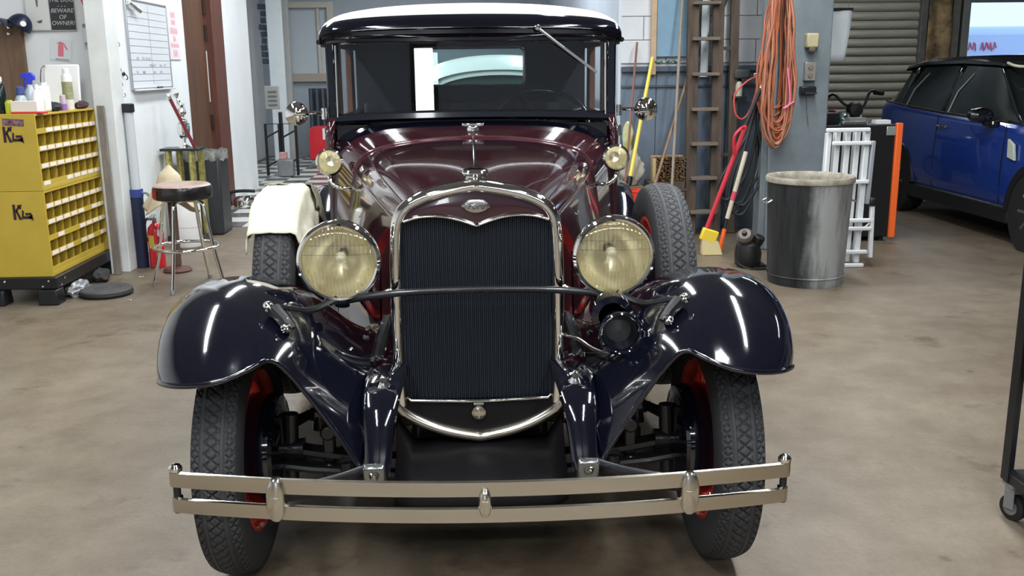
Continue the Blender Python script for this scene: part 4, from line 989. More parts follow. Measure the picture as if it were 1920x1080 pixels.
bottle('spray_bottle', 'squat grey bottle with a dark blue cap beside the spray bottle', (-2.89, 6.42, ZT), [(0.0, 0.0), (0.04, 0.0), (0.042, 0.06), (0.03, 0.10), (0.02, 0.115)], clear_pl, 'bottle', [(0.024, 0.115), (0.028, 0.12), (0.026, 0.16), (0.012, 0.17)], mat('dark_blue_cap', (0.05, 0.07, 0.22), 0.4))
bottle('oil_bottle', 'dark green bottle with a white cap at the far left on the cabinet', (-2.985, 6.36, ZT), [(0.0, 0.0), (0.030, 0.0), (0.032, 0.01), (0.032, 0.16), (0.020, 0.19), (0.013, 0.20)], mat('dark_green_glass', (0.006, 0.014, 0.012), 0.15), 'bottle', [(0.015, 0.20), (0.016, 0.225), (0.012, 0.23)], white_plastic)
bottle('paint_can', 'small lime yellow can on the cabinet corner', (-2.925, 6.33, ZT), [(0.0, 0.0), (0.026, 0.0), (0.027, 0.003), (0.027, 0.07), (0.022, 0.075)], mat('lime_can', (0.50, 0.55, 0.03), 0.35), 'can', [(0.020, 0.075), (0.020, 0.083), (0.016, 0.085)], mat('lime_lid', (0.45, 0.5, 0.05), 0.4))
bottle('plastic_tub', 'yellow plastic tub with a pale lid behind the white carton', (-2.885, 6.62, ZT), [(0.0, 0.0), (0.042, 0.0), (0.048, 0.09), (0.05, 0.095)], mat('yellow_tub', (0.62, 0.52, 0.04), 0.4), 'tub', [(0.052, 0.095), (0.052, 0.108), (0.046, 0.112)], white_plastic)
bm = nb(); box(bm, (0, 0, 0.045), (0.17, 0.09, 0.066)); t = thing('parts_carton', 'white carton with a red base lying at the front of the cabinet top', 'box', (-2.815, 6.33, ZT), (0, 0, -0.08))
obj('carton', bm, card, t, bevel=0.002); bm = nb(); box(bm, (0.01, 0, 0.006), (0.19, 0.095, 0.012)); obj('red_base', bm, red_paint, t, bevel=0.002)
bottle('glue_bottle', 'white squeeze bottle standing beside the white carton', (-2.775, 6.40, ZT), [(0.0, 0.0), (0.030, 0.0), (0.033, 0.01), (0.033, 0.11), (0.022, 0.14), (0.012, 0.15)], white_plastic, 'bottle', [(0.014, 0.15), (0.010, 0.175), (0.006, 0.18)], white_plastic)
bm = nb(); box(bm, (0, 0, 0.085), (0.05, 0.12, 0.17)); t = thing('white_jug', 'white square jug behind the squeeze bottle on the cabinet', 'jug', (-2.80, 6.55, ZT)); obj('body', bm, white_plastic, t, bevel=0.015)
bm = nb(); cyl(bm, (0, 0.02, 0.17), (0, 0.02, 0.19), 0.02, n=14); obj('cap', bm, white_plastic, t)
t = bottle('spray_can', 'tall white aerosol can with an olive label standing on the cabinet', (-2.79, 6.92, ZT), [(0.0, 0.0), (0.032, 0.0), (0.034, 0.004), (0.034, 0.22), (0.028, 0.24), (0.014, 0.245)], white_plastic, 'spray can', [(0.022, 0.24), (0.022, 0.275), (0.018, 0.28)], white_plastic)
bm = nb(); lathe(bm, [(0.0347, 0.07), (0.0347, 0.19)], n=20); obj('label_wrap', bm, mat('olive_label', (0.36, 0.36, 0.20), 0.5, var=0.4, scale=30), t)
bottle('purple_bottle', 'small purple bottle by the black gloves on the cabinet', (-2.765, 6.76, ZT), [(0.0, 0.0), (0.02, 0.0), (0.022, 0.03), (0.022, 0.045)], mat('purple_plastic', (0.30, 0.15, 0.45), 0.4), 'bottle', [(0.02, 0.045), (0.018, 0.10), (0.012, 0.105)], mat('lilac_plastic', (0.55, 0.42, 0.50), 0.4))
def crumple(name, label, cat, loc, size, m, seed, amp=0.35, res=3):
    bm = nb(); bmesh.ops.create_icosphere(bm, subdivisions=res, radius=1.0)
    for v in bm.verts:
        d = 1+amp*noise.noise(v.co*1.7+Vector((seed, 0, 0)))+amp*0.6*noise.noise(v.co*4+Vector((0, seed, 0)))
        v.co = Vector((v.co.x*size[0]*d, v.co.y*size[1]*d, max(v.co.z*size[2]*d, -size[2]*0.8)))
    zmin = min(v.co.z for v in bm.verts)
    for v in bm.verts: v.co.z -= zmin
    o = obj(name, bm, m, smooth=50, loc=loc); return tag(o, label, cat)
crumple('work_gloves', 'crumpled black work gloves on the cabinet top', 'gloves', (-2.785, 6.66, ZT), (0.04, 0.07, 0.035), mat('black_cloth', (0.025, 0.025, 0.03), 0.8), 2.0)
crumple('leather_gloves', 'crumpled dark brown gloves at the far end of the cabinet top', 'gloves', (-2.775, 7.10, ZT), (0.035, 0.08, 0.03), mat('brown_glove', (0.06, 0.028, 0.028), 0.8), 5.0)
t = thing('white_sheet_panel', 'white panel with a chrome knob leaning on the wall behind the bottles', 'panel', (-2.93, 7.19, ZT))
bm = nb(); box(bm, (0, 0.0, 0.155), (0.25, 0.02, 0.31), rot=(-0.12, 0, 0)); obj('panel', bm, mat('white_panel', (0.80, 0.81, 0.80), 0.5), t, bevel=0.02)
bm = nb(); lathe(bm, [(0.0, 0.03), (0.012, 0.028), (0.016, 0.018), (0.008, 0.0)], (0.06, -0.03, 0.19), (0, -1, 0), n=14); obj('knob', bm, chrome, t)
bm = nb(); tube(bm, smooth_pts([(-0.13, -0.03, 0.02), (-0.14, -0.03, 0.15), (-0.13, -0.02, 0.27), (-0.10, -0.02, 0.30)]), 0.010, n=8); obj('hinge_tube', bm, chrome, t)

# ---- on the wall that faces us -----------------------------------------
YW = 7.448
t = thing('wooden_post_panel', 'wide brown wooden plank fixed upright to the wall behind the cabinet', 'plank', (-3.37, YW-0.02, 0))
bm = nb(); box(bm, (0, 0, 0.93), (0.20, 0.035, 1.86)); obj('plank', bm, mat('mid_brown_plank', (0.19, 0.115, 0.07), 0.6, col2=(0.12, 0.07, 0.042), scale=3, stretch=(8, 8, 0.7)), t, bevel=0.004)
for k, (x, z) in enumerate(((-0.03, 1.84), (0.02, 1.80), (0.015, 1.755))):
    bm = nb(); lathe(bm, [(0.0, 0.03), (0.010, 0.027), (0.014, 0.018), (0.009, 0.006), (0.011, 0.0)], (x, -0.017, z), (0, -1, 0), n=14); obj('coat_knob', bm, chrome, t)
t = thing('baseball_cap', 'navy baseball cap with a white emblem hung on the brown plank', 'cap', (-3.262, YW-0.09, 1.80), (0, 0.62, 0.15))
bm = nb(); rows = []
for i in range(9):
    a = i/8*PI/2; rows.append([(0.085*math.cos(a)*math.cos(b), 0.075*math.cos(a)*math.sin(b), 0.10*math.sin(a)+0.0) for b in [2*PI*k/24 for k in range(24)]])
grid(bm, rows, closed=True); obj('crown', bm, navy, t, smooth=80, solid=0.003)
bm = nb(); rows = []
for i in range(7):
    r = 0.08+0.075*i/6; rows.append([(r*math.cos(b)*0.9-0.0, r*math.sin(b)*(0.82 if i else 0.94), 0.0-0.02*(i/6)**2-0.015*math.sin(b)**2) for b in [PI+PI*(k-8)/20 for k in range(17)]])
grid(bm, rows); obj('brim', bm, navy, t, smooth=80, solid=0.004)
bm = nb(); lathe(bm, [(0.0, 0.004), (0.018, 0.003), (0.021, 0.0)], (0.03, -0.072, 0.045), (0.2, -0.9, 0.4), n=14); obj('emblem', bm, white_plastic, t)

t = thing('warning_sign', 'black and white sign reading beware of owner above the cabinet', 'sign', (-3.058, YW-0.008, 1.775))
bm = nb(); box(bm, (0, 0, 0.165), (0.35, 0.012, 0.34)); obj('backing', bm, mat('sign_edge', (0.42, 0.42, 0.40), 0.5), t, bevel=0.003)
bm = nb(); box(bm, (-0.09, -0.008, 0.168), (0.165, 0.003, 0.325)); wp_ = obj('white_panel', bm, mat('sign_white', (0.72, 0.73, 0.70), 0.5), t)
bm = nb(); box(bm, (0.086, -0.008, 0.168), (0.175, 0.003, 0.325)); bp_ = obj('black_panel', bm, mat('sign_black', (0.035, 0.04, 0.042), 0.4), t)
ink = mat('sign_grey_ink', (0.14, 0.14, 0.13), 0.5); letter = mat('sign_letter', (0.55, 0.56, 0.55), 0.5)
for z, s_, sz in ((0.258, 'FORGET', 0.040), (0.215, 'THE DOG', 0.040), (0.175, '- - -', 0.040), (0.140, 'BEWARE', 0.042), (0.095, 'OF', 0.042), (0.052, 'OWNER!', 0.042)):
    text('lettering', s_, letter, sz, bp_, (0.086, -0.0100, z), (PI/2, 0, 0), 0.0005, shear=0.2)
bm = nb()     # the picture: a muzzle ringed with chambers above a grip
for k in range(6):
    a = k*PI/3+0.3; A = [bm.verts.new((-0.088+0.038*math.cos(a)+0.014*math.cos(2*PI*i/12), -0.0100, 0.275+0.038*math.sin(a)*1.05+0.014*math.sin(2*PI*i/12))) for i in range(12)]; bm.faces.new(A)
A = [bm.verts.new(p) for p in ((-0.097, -0.0100, 0.225), (-0.079, -0.0100, 0.225), (-0.083, -0.0100, 0.168), (-0.093, -0.0100, 0.168))]; bm.faces.new(A)
A = [bm.verts.new(p) for p in ((-0.105, -0.0100, 0.065), (-0.088, -0.0100, 0.052), (-0.068, -0.0100, 0.055), (-0.060, -0.0100, 0.078), (-0.085, -0.0100, 0.072))]; bm.faces.new(A)
obj('picture', bm, ink, wp_, smooth=0, kind='stuff')

t = thing('extinguisher_notice', 'small white notice with a red fire extinguisher drawn on it', 'notice', (-3.015, YW-0.002, 1.635), (0, 0.12, 0))
bm = nb(); box(bm, (0, 0, 0), (0.15, 0.002, 0.15)); obj('sheet', bm, mat('notice_white', (0.72, 0.74, 0.75), 0.6), t)
pink = mat('notice_red', (0.75, 0.20, 0.24), 0.6)
bm = nb(); A = [bm.verts.new(p) for p in ((-0.022, -0.002, -0.045), (0.018, -0.002, -0.045), (0.018, -0.002, 0.03), (0.008, -0.002, 0.045), (-0.012, -0.002, 0.045), (-0.022, -0.002, 0.03))]; bm.faces.new(A)
A = [bm.verts.new(p) for p in ((-0.03, -0.002, 0.05), (-0.008, -0.002, 0.062), (0.02, -0.002, 0.055), (0.05, -0.002, 0.01), (0.04, -0.002, 0.005), (0.012, -0.002, 0.045), (-0.03, -0.002, 0.042))]; bm.faces.new(A)
obj('drawing', bm, pink, t, smooth=0)
bm = nb(); box(bm, (0.01, -0.002, -0.066), (0.10, 0.001, 0.010)); obj('caption', bm, mat('notice_ink', (0.35, 0.36, 0.36), 0.6), t)
t = thing('soap_dispenser', 'white wall dispenser with a dark slot beside the corner', 'dispenser', (-2.79, YW, 1.73))
bm = nb(); box(bm, (0, -0.035, 0), (0.075, 0.07, 0.13)); obj('body', bm, mat('dispenser_white', (0.66, 0.68, 0.69), 0.4), t, bevel=0.014)
bm = nb(); box(bm, (0.005, -0.07, -0.05), (0.05, 0.012, 0.014)); obj('slot', bm, mat('slot_grey', (0.16, 0.17, 0.17), 0.5), t, bevel=0.003)
bm = nb(); box(bm, (-0.025, -0.04, 0.075), (0.02, 0.03, 0.03)); obj('latch', bm, mat('slot_grey2', (0.25, 0.26, 0.27), 0.5), t, bevel=0.004)
t = thing('red_emblem_sign', 'white shield-shaped sign with a bold red emblem at the wall corner', 'sign', (-2.80, YW-0.003, 1.845))
bm = nb(); prism(bm, [(-0.06, 0.26), (0.075, 0.26), (0.075, 0.06), (0.045, 0.025), (0.01, 0.0), (-0.04, 0.04), (-0.06, 0.10)], -0.003, 0.003, 'xz'); obj('plate', bm, white_plastic, t, smooth=0)
bm = nb(); P = [(-0.05, 0.20), (-0.02, 0.10), (0.0, 0.13), (0.02, 0.085), (0.06, 0.11), (0.065, 0.16), (0.04, 0.18), (0.045, 0.13), (0.02, 0.125), (0.01, 0.17), (-0.02, 0.16)]
A = [bm.verts.new((x, -0.0045, z)) for x, z in P]; bm.faces.new(A); obj('emblem', bm, mat('emblem_red', (0.72, 0.05, 0.13), 0.5), t, smooth=0)

# column, leaning strips, tube
bm = nb(); box(bm, (-2.665, 7.33, CEIL/2), (0.145, 0.225, CEIL)); struct('trim_7', bm, mat('aged_white_trim', (0.70, 0.72, 0.70), 0.5, var=0.15, scale=4), smooth=0, bevel=0.006)
bm = nb(); box(bm, (0, 0, 0.62), (0.05, 0.025, 1.24)); o = obj('grey_board', bm, mat('grey_weathered_board', (0.24, 0.21, 0.18), 0.7, var=0.4, stretch=(6, 6, 0.8)), loc=(-2.655, 7.13, 0.0), rot=(-0.03, -0.012, 0), bevel=0.003); tag(o, 'narrow weathered grey board leaning against the white column', 'board')
bm = nb(); box(bm, (0, 0, 0.46), (0.03, 0.02, 0.92)); o = obj('white_lath', bm, white_wall, loc=(-2.695, 7.165, 0.0), rot=(-0.03, -0.008, 0), bevel=0.003); tag(o, 'thin white lath leaning beside the grey board', 'lath')
t = thing('storage_tube', 'tall clear tube with black cap and navy lower half against the wall', 'tube', (-2.555, 7.40, 0))
bm = nb(); cyl(bm, (0, 0, 0.57), (0, 0, 1.19), 0.034, n=20); obj('clear_tube', bm, mat('milky_tube', (0.50, 0.53, 0.55), 0.2, spec=0.6), t)
bm = nb(); lathe(bm, [(0.0, 0.0), (0.046, 0.0), (0.048, 0.3), (0.046, 0.555), (0.036, 0.56)], n=20, cap1=True); obj('navy_sleeve', bm, navy, t)
bm = nb(); cyl(bm, (0, 0, 0.545), (0, 0, 0.605), 0.050, n=20); obj('blue_collar', bm, mat('collar_blue', (0.03, 0.05, 0.22), 0.4), t)
bm = nb(); cyl(bm, (0, 0, 1.18), (0, 0, 1.245), 0.045, n=20); obj('cap', bm, black_plastic, t, bevel=0.006)
bm = nb(); tube(bm, [(0.045, -0.01, 0.58), (0.085, -0.02, 0.575), (0.12, -0.03, 0.545)], [0.008, 0.010, 0.018], n=8); obj('nozzle', bm, grey_metal, t)
for k, (y, z, m, what) in enumerate(((7.60, 1.78, chrome, 'small chrome hook highest on the white wall by the corner'), (7.72, 1.71, steel, 'round steel hook under the chrome hook'), (7.70, 1.52, grey_metal, 'oval grey hook at mid height on the white wall'), (7.83, 1.46, black_plastic, 'black knob hook with a ring'), (7.70, 1.41, grey_metal, 'short grey hook over the storage tube'), (7.74, 1.33, steel, 'steel wire hook just above the storage tube'))):
    t = thing('wall_hook', what, 'hook', (WX, y, z), group='hooks by the wall corner')
    bm = nb(); lathe(bm, [(0.0, 0.022), (0.012, 0.020), (0.018, 0.010), (0.010, 0.0)], (0, 0, 0), (1, 0, 0), n=14); obj('knob', bm, m, t)
    bm = nb(); tube(bm, smooth_pts([(0.008, 0, 0), (0.03, 0.0, -0.01), (0.035, 0.01, -0.035), (0.02, 0.015, -0.045)]), 0.004, n=6); obj('hook_wire', bm, m, t)

# whiteboard
t = thing('whiteboard', 'large ruled whiteboard hanging on the white wall', 'whiteboard', (WX, 8.52, 1.34))
bm = nb(); box(bm, (0.008, 0, 0.35), (0.012, 1.04, 0.70)); wb_ = obj('board', bm, mat('whiteboard_white', (0.74, 0.76, 0.79), 0.25), t)
line = mat('ruled_line', (0.22, 0.23, 0.25), 0.5)
for k in range(11):
    bm = nb(); box(bm, (0.015, 0, 0.06+k*0.056), (0.001, 1.0, 0.003)); obj('ruled_line', bm, line, wb_, smooth=0)
bm = nb(); box(bm, (0.015, 0.02, 0.35), (0.001, 0.004, 0.64)); obj('column_line', bm, line, wb_, smooth=0)
bm = nb(); fr = mat('board_frame', (0.42, 0.44, 0.46), 0.35, 0.6)
for y in (-0.525, 0.525): box(bm, (0.01, y, 0.35), (0.022, 0.016, 0.72))
for z in (0.0, 0.70): box(bm, (0.01, 0, z), (0.022, 1.04, 0.016))
obj('frame', bm, fr, t, bevel=0.003)
bm = nb(); box(bm, (0.03, 0.0, -0.012), (0.06, 0.98, 0.012)); tr_ = obj('tray', bm, mat('tray_white', (0.66, 0.67, 0.68), 0.4), t, bevel=0.003)
random.seed(3)
for k in range(14):      # faint handwriting in a few rows
    bm = nb(); r = [1, 2, 3][k % 3]; y = -0.42+random.random()*0.75
    pts = [(0.0158, y+0.012*i, 0.075+r*0.056+0.012*math.sin(i*2.1+k)) for i in range(6)]; tube(bm, pts, 0.0012, n=4); obj('handwriting', bm, mat('marker_ink', (0.25, 0.25, 0.32), 0.6), wb_)
bm = nb(); cyl(bm, (0.035, 0.05, 0.002), (0.035, 0.18, 0.002), 0.008, n=10); o = obj('marker_pen', bm, black_plastic, tr_)
t = thing('clip_lamp', 'small silver clip lamp fixed at the top corner of the whiteboard', 'lamp', (WX+0.03, 8.06, 1.985))
bm = nb(); cyl(bm, (0.01, -0.05, 0.03), (0.03, 0.14, -0.03), 0.018, 0.022, n=14); obj('head', bm, chrome, t); bm = nb(); box(bm, (-0.01, -0.03, 0.03), (0.04, 0.05, 0.05)); obj('clip', bm, chrome, t, bevel=0.006)
t = thing('red_letter_sign', 'narrow white sign with rows of red lettering beside the whiteboard', 'sign', (WX, 9.25, 1.58))
bm = nb(); box(bm, (0.006, 0, 0.23), (0.010, 0.34, 0.46)); pl_ = obj('plate', bm, mat('pale_pink_sign', (0.78, 0.72, 0.73), 0.5), t, bevel=0.002)
redink = mat('sign_red_ink', (0.74, 0.42, 0.46), 0.6)
for z, w, h, n_ in ((0.40, 0.14, 0.05, 3), (0.335, 0.12, 0.045, 3), (0.26, 0.22, 0.055, 5), (0.19, 0.07, 0.05, 2), (0.13, 0.24, 0.035, 7), (0.06, 0.14, 0.06, 3)):
    for i in range(n_):
        y = -w/2+w*(i+0.5)/n_; bm = nb()
        tube(bm, [(0.0115, y-w/n_*0.32, z-h/2), (0.0115, y-w/n_*0.3, z+h/2), (0.0115, y+w/n_*0.3, z+h*0.1*(i % 3)), (0.0115, y+w/n_*0.25, z-h/2)], 0.004, n=4); obj('lettering', bm, redink, pl_)

# ---- floor things -------------------------------------------------------
t = thing('fire_extinguisher', 'red fire extinguisher with a yellow label standing by the wall', 'fire extinguisher', (-2.44, 7.40, 0))
bm = nb(); lathe(bm, [(0.0, 0.0), (0.055, 0.0), (0.06, 0.008), (0.06, 0.27), (0.052, 0.31), (0.03, 0.335), (0.018, 0.345), (0.018, 0.355)], n=28, cap1=True); obj('cylinder', bm, red_paint, t)
bm = nb(); cyl(bm, (0, 0, 0.35), (0, 0, 0.385), 0.016, n=12); box(bm, (-0.01, -0.02, 0.395), (0.035, 0.10, 0.012), rot=(0.2, 0, 0)); box(bm, (-0.01, -0.03, 0.375), (0.03, 0.09, 0.010), rot=(-0.1, 0, 0)); obj('valve_handle', bm, grey_metal, t, bevel=0.003)
bm = nb(); tube(bm, smooth_pts([(-0.02, 0, 0.38), (-0.06, -0.01, 0.37), (-0.075, -0.01, 0.30), (-0.068, -0.01, 0.20)]), 0.010, n=8); obj('hose', bm, black_rubber, t)
bm = nb(); rows = [[(0.0607*math.sin(a), -0.0607*math.cos(a), z) for a in [-0.75+0.09*i for i in range(10)]] for z in (0.155, 0.255)]; grid(bm, rows); obj('yellow_label', bm, mat('yellow_label', (0.72, 0.55, 0.08), 0.5, var=0.2, scale=40), t)
bm = nb(); rows = [[(0.0607*math.sin(a), -0.0607*math.cos(a), z) for a in [0.5+0.09*i for i in range(8)]] for z in (0.25, 0.30)]; grid(bm, rows); obj('white_label', bm, white_plastic, t)

t = thing('bar_stool', 'chrome bar stool with a worn round black padded seat', 'stool', (-1.995, 6.68, 0))
bm = nb(); lathe(bm, [(0.0, 0.618), (0.175, 0.618), (0.192, 0.625), (0.197, 0.64), (0.197, 0.695), (0.190, 0.712)], n=40); seat = obj('seat', bm, mat('black_vinyl', (0.012, 0.010, 0.012), 0.25, coat=0.3), t)
bm = nb(); lathe(bm, [(0.192, 0.710), (0.175, 0.722), (0.10, 0.728), (0.0, 0.730)], n=40); obj('seat_top', bm, mat('worn_seat_top', (0.46, 0.34, 0.28), 0.4, col2=(0.24, 0.16, 0.13), scale=6), seat, smooth=80)
bm = nb(); rows = [[(0.199*math.sin(a), -0.199*math.cos(a), z) for a in [-1.15+0.06*i for i in range(8)]] for z in (0.635, 0.695)]; grid(bm, rows); obj('red_tape', bm, mat('red_tape', (0.40, 0.02, 0.02), 0.4), seat)
for a in (-100, 170, 75, -15):
    a = math.radians(a); c_, s_ = math.cos(a), math.sin(a)
    bm = nb(); tube(bm, smooth_pts([(0.02*c_, 0.02*s_, 0.607), (0.10*c_, 0.10*s_, 0.606), (0.145*c_, 0.145*s_, 0.585), (0.160*c_, 0.160*s_, 0.53), (0.185*c_, 0.185*s_, 0.38), (0.215*c_, 0.215*s_, 0.22), (0.265*c_, 0.265*s_, 0.015)], 4), 0.0125, n=10); lg = obj('leg', bm, chrome, t, smooth=80)
    bm = nb(); cyl(bm, (0.262*c_, 0.262*s_, 0.03), (0.268*c_, 0.268*s_, 0.0), 0.016, n=10); obj('rubber_foot', bm, grey_metal, lg)
bm = nb(); tube(bm, [(0.218*math.cos(2*PI*i/40), 0.218*math.sin(2*PI*i/40), 0.285) for i in range(40)], 0.0125, n=10, closed=True); obj('foot_ring', bm, chrome, t, smooth=80)

t = thing('floor_stand', 'rusty brown pole stand with a round base behind the bar stool', 'stand', (-2.24, 7.22, 0))
bm = nb(); lathe(bm, [(0.0, 0.0), (0.10, 0.0), (0.105, 0.012), (0.09, 0.03), (0.03, 0.04), (0.025, 0.06)], n=24, cap1=True); obj('base', bm, mat('rusty_brown', (0.13, 0.05, 0.04), 0.5, var=0.4), t)
bm = nb(); cyl(bm, (0, 0, 0.05), (0, 0, 0.60), 0.032, n=14); obj('pole', bm, mat('brown_pole', (0.13, 0.075, 0.06), 0.5, var=0.4), t)
bm = nb(); cyl(bm, (0, 0, 0.60), (0, 0, 0.63), 0.06, n=16); obj('cup', bm, grey_metal, t)
bm = nb(); rows = []
for i in range(22):
    r = 0.225*i/21
    row = []
    for k in range(32):
        b = 2*PI*k/32; f_ = 0.5+0.5*math.sin(3*b+0.6)+0.25*math.sin(7*b)
        rr = min(r, 0.055+0.35*(r-0.055)) if r > 0.055 else r
        rr = rr*(1+0.35*f_*(r/0.25)); dz = 0.10*max(0, 1-r/0.07)*1.1-max(0, r-0.05)*(1.15+0.35*math.sin(2*b+0.5))
        row.append((rr*math.cos(b)*1.45-0.03*r/0.25, rr*math.sin(b)*0.9, 0.70+dz))
    rows.append(row)
grid(bm, rows, closed=True); o = obj('cream_rag', bm, mat('cream_rag', (0.62, 0.52, 0.36), 0.85, var=0.15, scale=12, bump=0.2), loc=(-2.24, 7.22, 0), smooth=80, solid=0.003); tag(o, 'cream rag peaked over the brown stand behind the bar stool', 'rag')

bm = nb(); lathe(bm, [(0.0, 0.0), (0.06, 0.0), (0.098, 0.03), (0.108, 0.07), (0.108, 0.36), (0.10, 0.40), (0.07, 0.42)], n=28, cap1=True); t = thing('white_tank', 'white rounded tank standing on the floor seen through the stool legs', 'tank', (-2.405, 8.15, 0)); obj('body', bm, white_plastic, t)
bm = nb(); lathe(bm, [(0.1085, 0.195), (0.1100, 0.20), (0.1085, 0.205)], n=28); obj('seam', bm, mat('seam_grey', (0.6, 0.6, 0.6), 0.4), t)

t = thing('trophy', 'tall trophy with gold columns, black shelf and a silver figure on top', 'trophy', (-2.53, 8.6, 0))
gold = mat('gold_foil', (0.62, 0.55, 0.20), 0.28, 0.7, col2=(0.30, 0.27, 0.10), scale=25)
bm = nb(); box(bm, (0, 0, 0.03), (0.32, 0.26, 0.06)); obj('base', bm, mat('black_marble', (0.02, 0.02, 0.02), 0.2), t, bevel=0.006)
for x, y in ((-0.11, -0.06), (-0.05, 0.06), (0.09, -0.06), (0.135, 0.06)):
    bm = nb(); cyl(bm, (x, y, 0.06), (x, y, 0.80), 0.030, n=16); obj('gold_column', bm, gold, t)
bm = nb(); box(bm, (0, 0, 0.812), (0.33, 0.24, 0.022)); obj('top_shelf', bm, mat('black_shelf', (0.015, 0.015, 0.018), 0.3), t, bevel=0.004)
bm = nb(); lathe(bm, [(0.0, 0.823), (0.05, 0.823), (0.048, 0.835), (0.02, 0.85), (0.012, 0.875), (0.014, 0.895), (0.035, 0.91), (0.052, 0.94), (0.056, 0.99), (0.054, 1.03), (0.046, 1.035)], (0.02, 0, 0), n=28, cap1=True); obj('silver_cup', bm, chrome, t)
bm = nb(); pts = [(0.02, 0, 1.03), (0.01, 0, 1.10), (0.02, 0, 1.17), (-0.01, 0, 1.24), (-0.025, 0, 1.285)]; tube(bm, smooth_pts(pts), [0.034+0.010*math.sin(i*1.4) if i < 9 else 0.022+0.012*math.sin(i*0.9) for i in range(17)], n=14); obj('figure', bm, chrome, t, smooth=80)
t = thing('red_cane', 'dark red cane with a chrome knob leaning over the trophy shelf', 'cane', (-2.40, 8.42, 0.823))
bm = nb(); tube(bm, [(0.0, 0.10, 0.004), (-0.08, 0.06, 0.22), (-0.15, 0.0, 0.43)], 0.015, n=10); obj('shaft', bm, mat('dark_red_lacquer', (0.16, 0.025, 0.035), 0.3), t)
bm = nb(); lathe(bm, [(0.0, 0.05), (0.018, 0.045), (0.024, 0.025), (0.016, 0.0)], (-0.15, 0.0, 0.425), (-0.3, -0.25, 0.9), n=16); obj('knob', bm, chrome, t)
t = thing('dark_bin', 'dark grey bin with a clear crumpled liner beside the brown door', 'bin', (-2.47, 9.02, 0))
bm = nb(); box(bm, (0, 0, 0.36), (0.36, 0.34, 0.72)); obj('body', bm, mat('charcoal_plastic', (0.035, 0.037, 0.042), 0.4, var=0.2), t, bevel=0.02)
bm = nb(); rows = []
for i in range(5):
    z = 0.68+0.022*i; rows.append([((0.19+0.012*math.sin(k*2.3+i))*math.copysign(abs(math.cos(2*PI*k/40))**0.4, math.cos(2*PI*k/40)), (0.18+0.012*math.cos(k*1.7+i))*math.copysign(abs(math.sin(2*PI*k/40))**0.4, math.sin(2*PI*k/40)), z+0.012*math.sin(k*1.9)) for k in range(40)])
grid(bm, rows, closed=True); obj('liner', bm, mat('clear_liner', (0.36, 0.36, 0.34), 0.25, var=0.5, scale=20), t, smooth=60)

t = thing('rubber_lid', 'round dark rubber lid lying flat on the concrete by the cabinet stand', 'lid', (-2.50, 6.47, 0))
bm = nb(); lathe(bm, [(0.0, 0.050), (0.03, 0.050), (0.035, 0.046), (0.09, 0.046), (0.095, 0.050), (0.14, 0.050), (0.163, 0.047), (0.170, 0.038), (0.165, 0.010), (0.155, 0.0)], n=44, cap1=True); obj('disc', bm, mat('dusty_rubber', (0.07, 0.068, 0.068), 0.7, var=0.35, scale=9), t)
bm = nb(); tube(bm, [(0.166*math.cos(2*PI*i/40), 0.166*math.sin(2*PI*i/40), 0.018) for i in range(40)], 0.008, n=6, closed=True); obj('edge_bead', bm, black_rubber, t, smooth=80)
crumple('plastic_bag', 'crumpled clear plastic bag pushed under the cabinet stand', 'bag', (-2.70, 6.52, 0), (0.06, 0.13, 0.05), mat('clear_bag', (0.40, 0.41, 0.41), 0.15, spec=0.9, var=0.6, scale=18), 11.0, 0.5, 4)
crumple('dark_rag', 'dark oily rag bundled behind the plastic bag', 'rag', (-2.70, 6.92, 0), (0.06, 0.10, 0.05), mat('oily_rag', (0.03, 0.03, 0.03), 0.8), 21.0, 0.4, 3)
for k, (x, y, r, lab) in enumerate(((-2.28, 6.28, 0.012, 'tiny white paper scrap in front of the rubber lid'), (-2.45, 7.02, 0.016, 'white paper scrap on the floor near the red extinguisher'), (-0.855, 2.60, 0.034, 'small pale leaf scrap on the concrete at lower left'), (1.86, 2.50, 0.012, 'tiny dark scrap on the concrete at lower right'))):
    bm = nb(); rows = [[(r*(i-1), r*0.6*(j-1)*(1 if i == 1 else 0.4), 0.002+0.004*((i+j) % 2)) for j in range(3)] for i in range(3)]; grid(bm, rows)
    o = obj('paper_scrap', bm, mat('scrap_pale', (0.7, 0.68, 0.58), 0.7) if k < 3 else black_rubber, loc=(x, y, 0), rot=(0, 0, 0.6*k), solid=0.001); tag(o, lab, 'scrap')

# ---- down the passage -----------------------------------------------------
t = thing('chrome_canister', 'chrome canister with a black handle on the checkered floor', 'canister', (-2.50, 10.62, 0.006))
bm = nb(); lathe(bm, [(0.0, 0.0), (0.10, 0.0), (0.115, 0.02), (0.115, 0.09), (0.09, 0.12), (0.05, 0.135), (0.0, 0.14)], n=28); obj('body', bm, chrome, t)
bm = nb(); tube(bm, smooth_pts([(-0.15, 0, 0.03), (-0.16, 0, 0.13), (-0.12, 0, 0.175), (0.0, 0, 0.185), (0.12, 0, 0.18)]), 0.018, n=8); obj('handle', bm, black_rubber, t)
t = thing('tube_cart', 'black tube-frame cart with a grey panel standing in the passage', 'cart', (-2.66, 13.75, 0.006))
bk = mat('black_tube', (0.012, 0.013, 0.016), 0.35)
for k, (x0, x1) in enumerate(((-0.21, -0.02), (0.02, 0.21))):
    bm = nb(); tube(bm, [(x0, 0, 0.02), (x0, 0, 0.74), (x1, 0, 0.74), (x1, 0, 0.02)], 0.021, n=8); fr_ = obj('frame', bm, bk, t, smooth=40)
    for z in (0.15, 0.55):
        bm = nb(); tube(bm, [(x0, 0, z), (x1, 0, z+0.10)], 0.012, n=8); obj('brace', bm, bk, fr_)
bm = nb(); box(bm, (0.0, 0.05, 0.45), (0.05, 0.05, 0.9)); obj('upright', bm, bk, t, bevel=0.005)
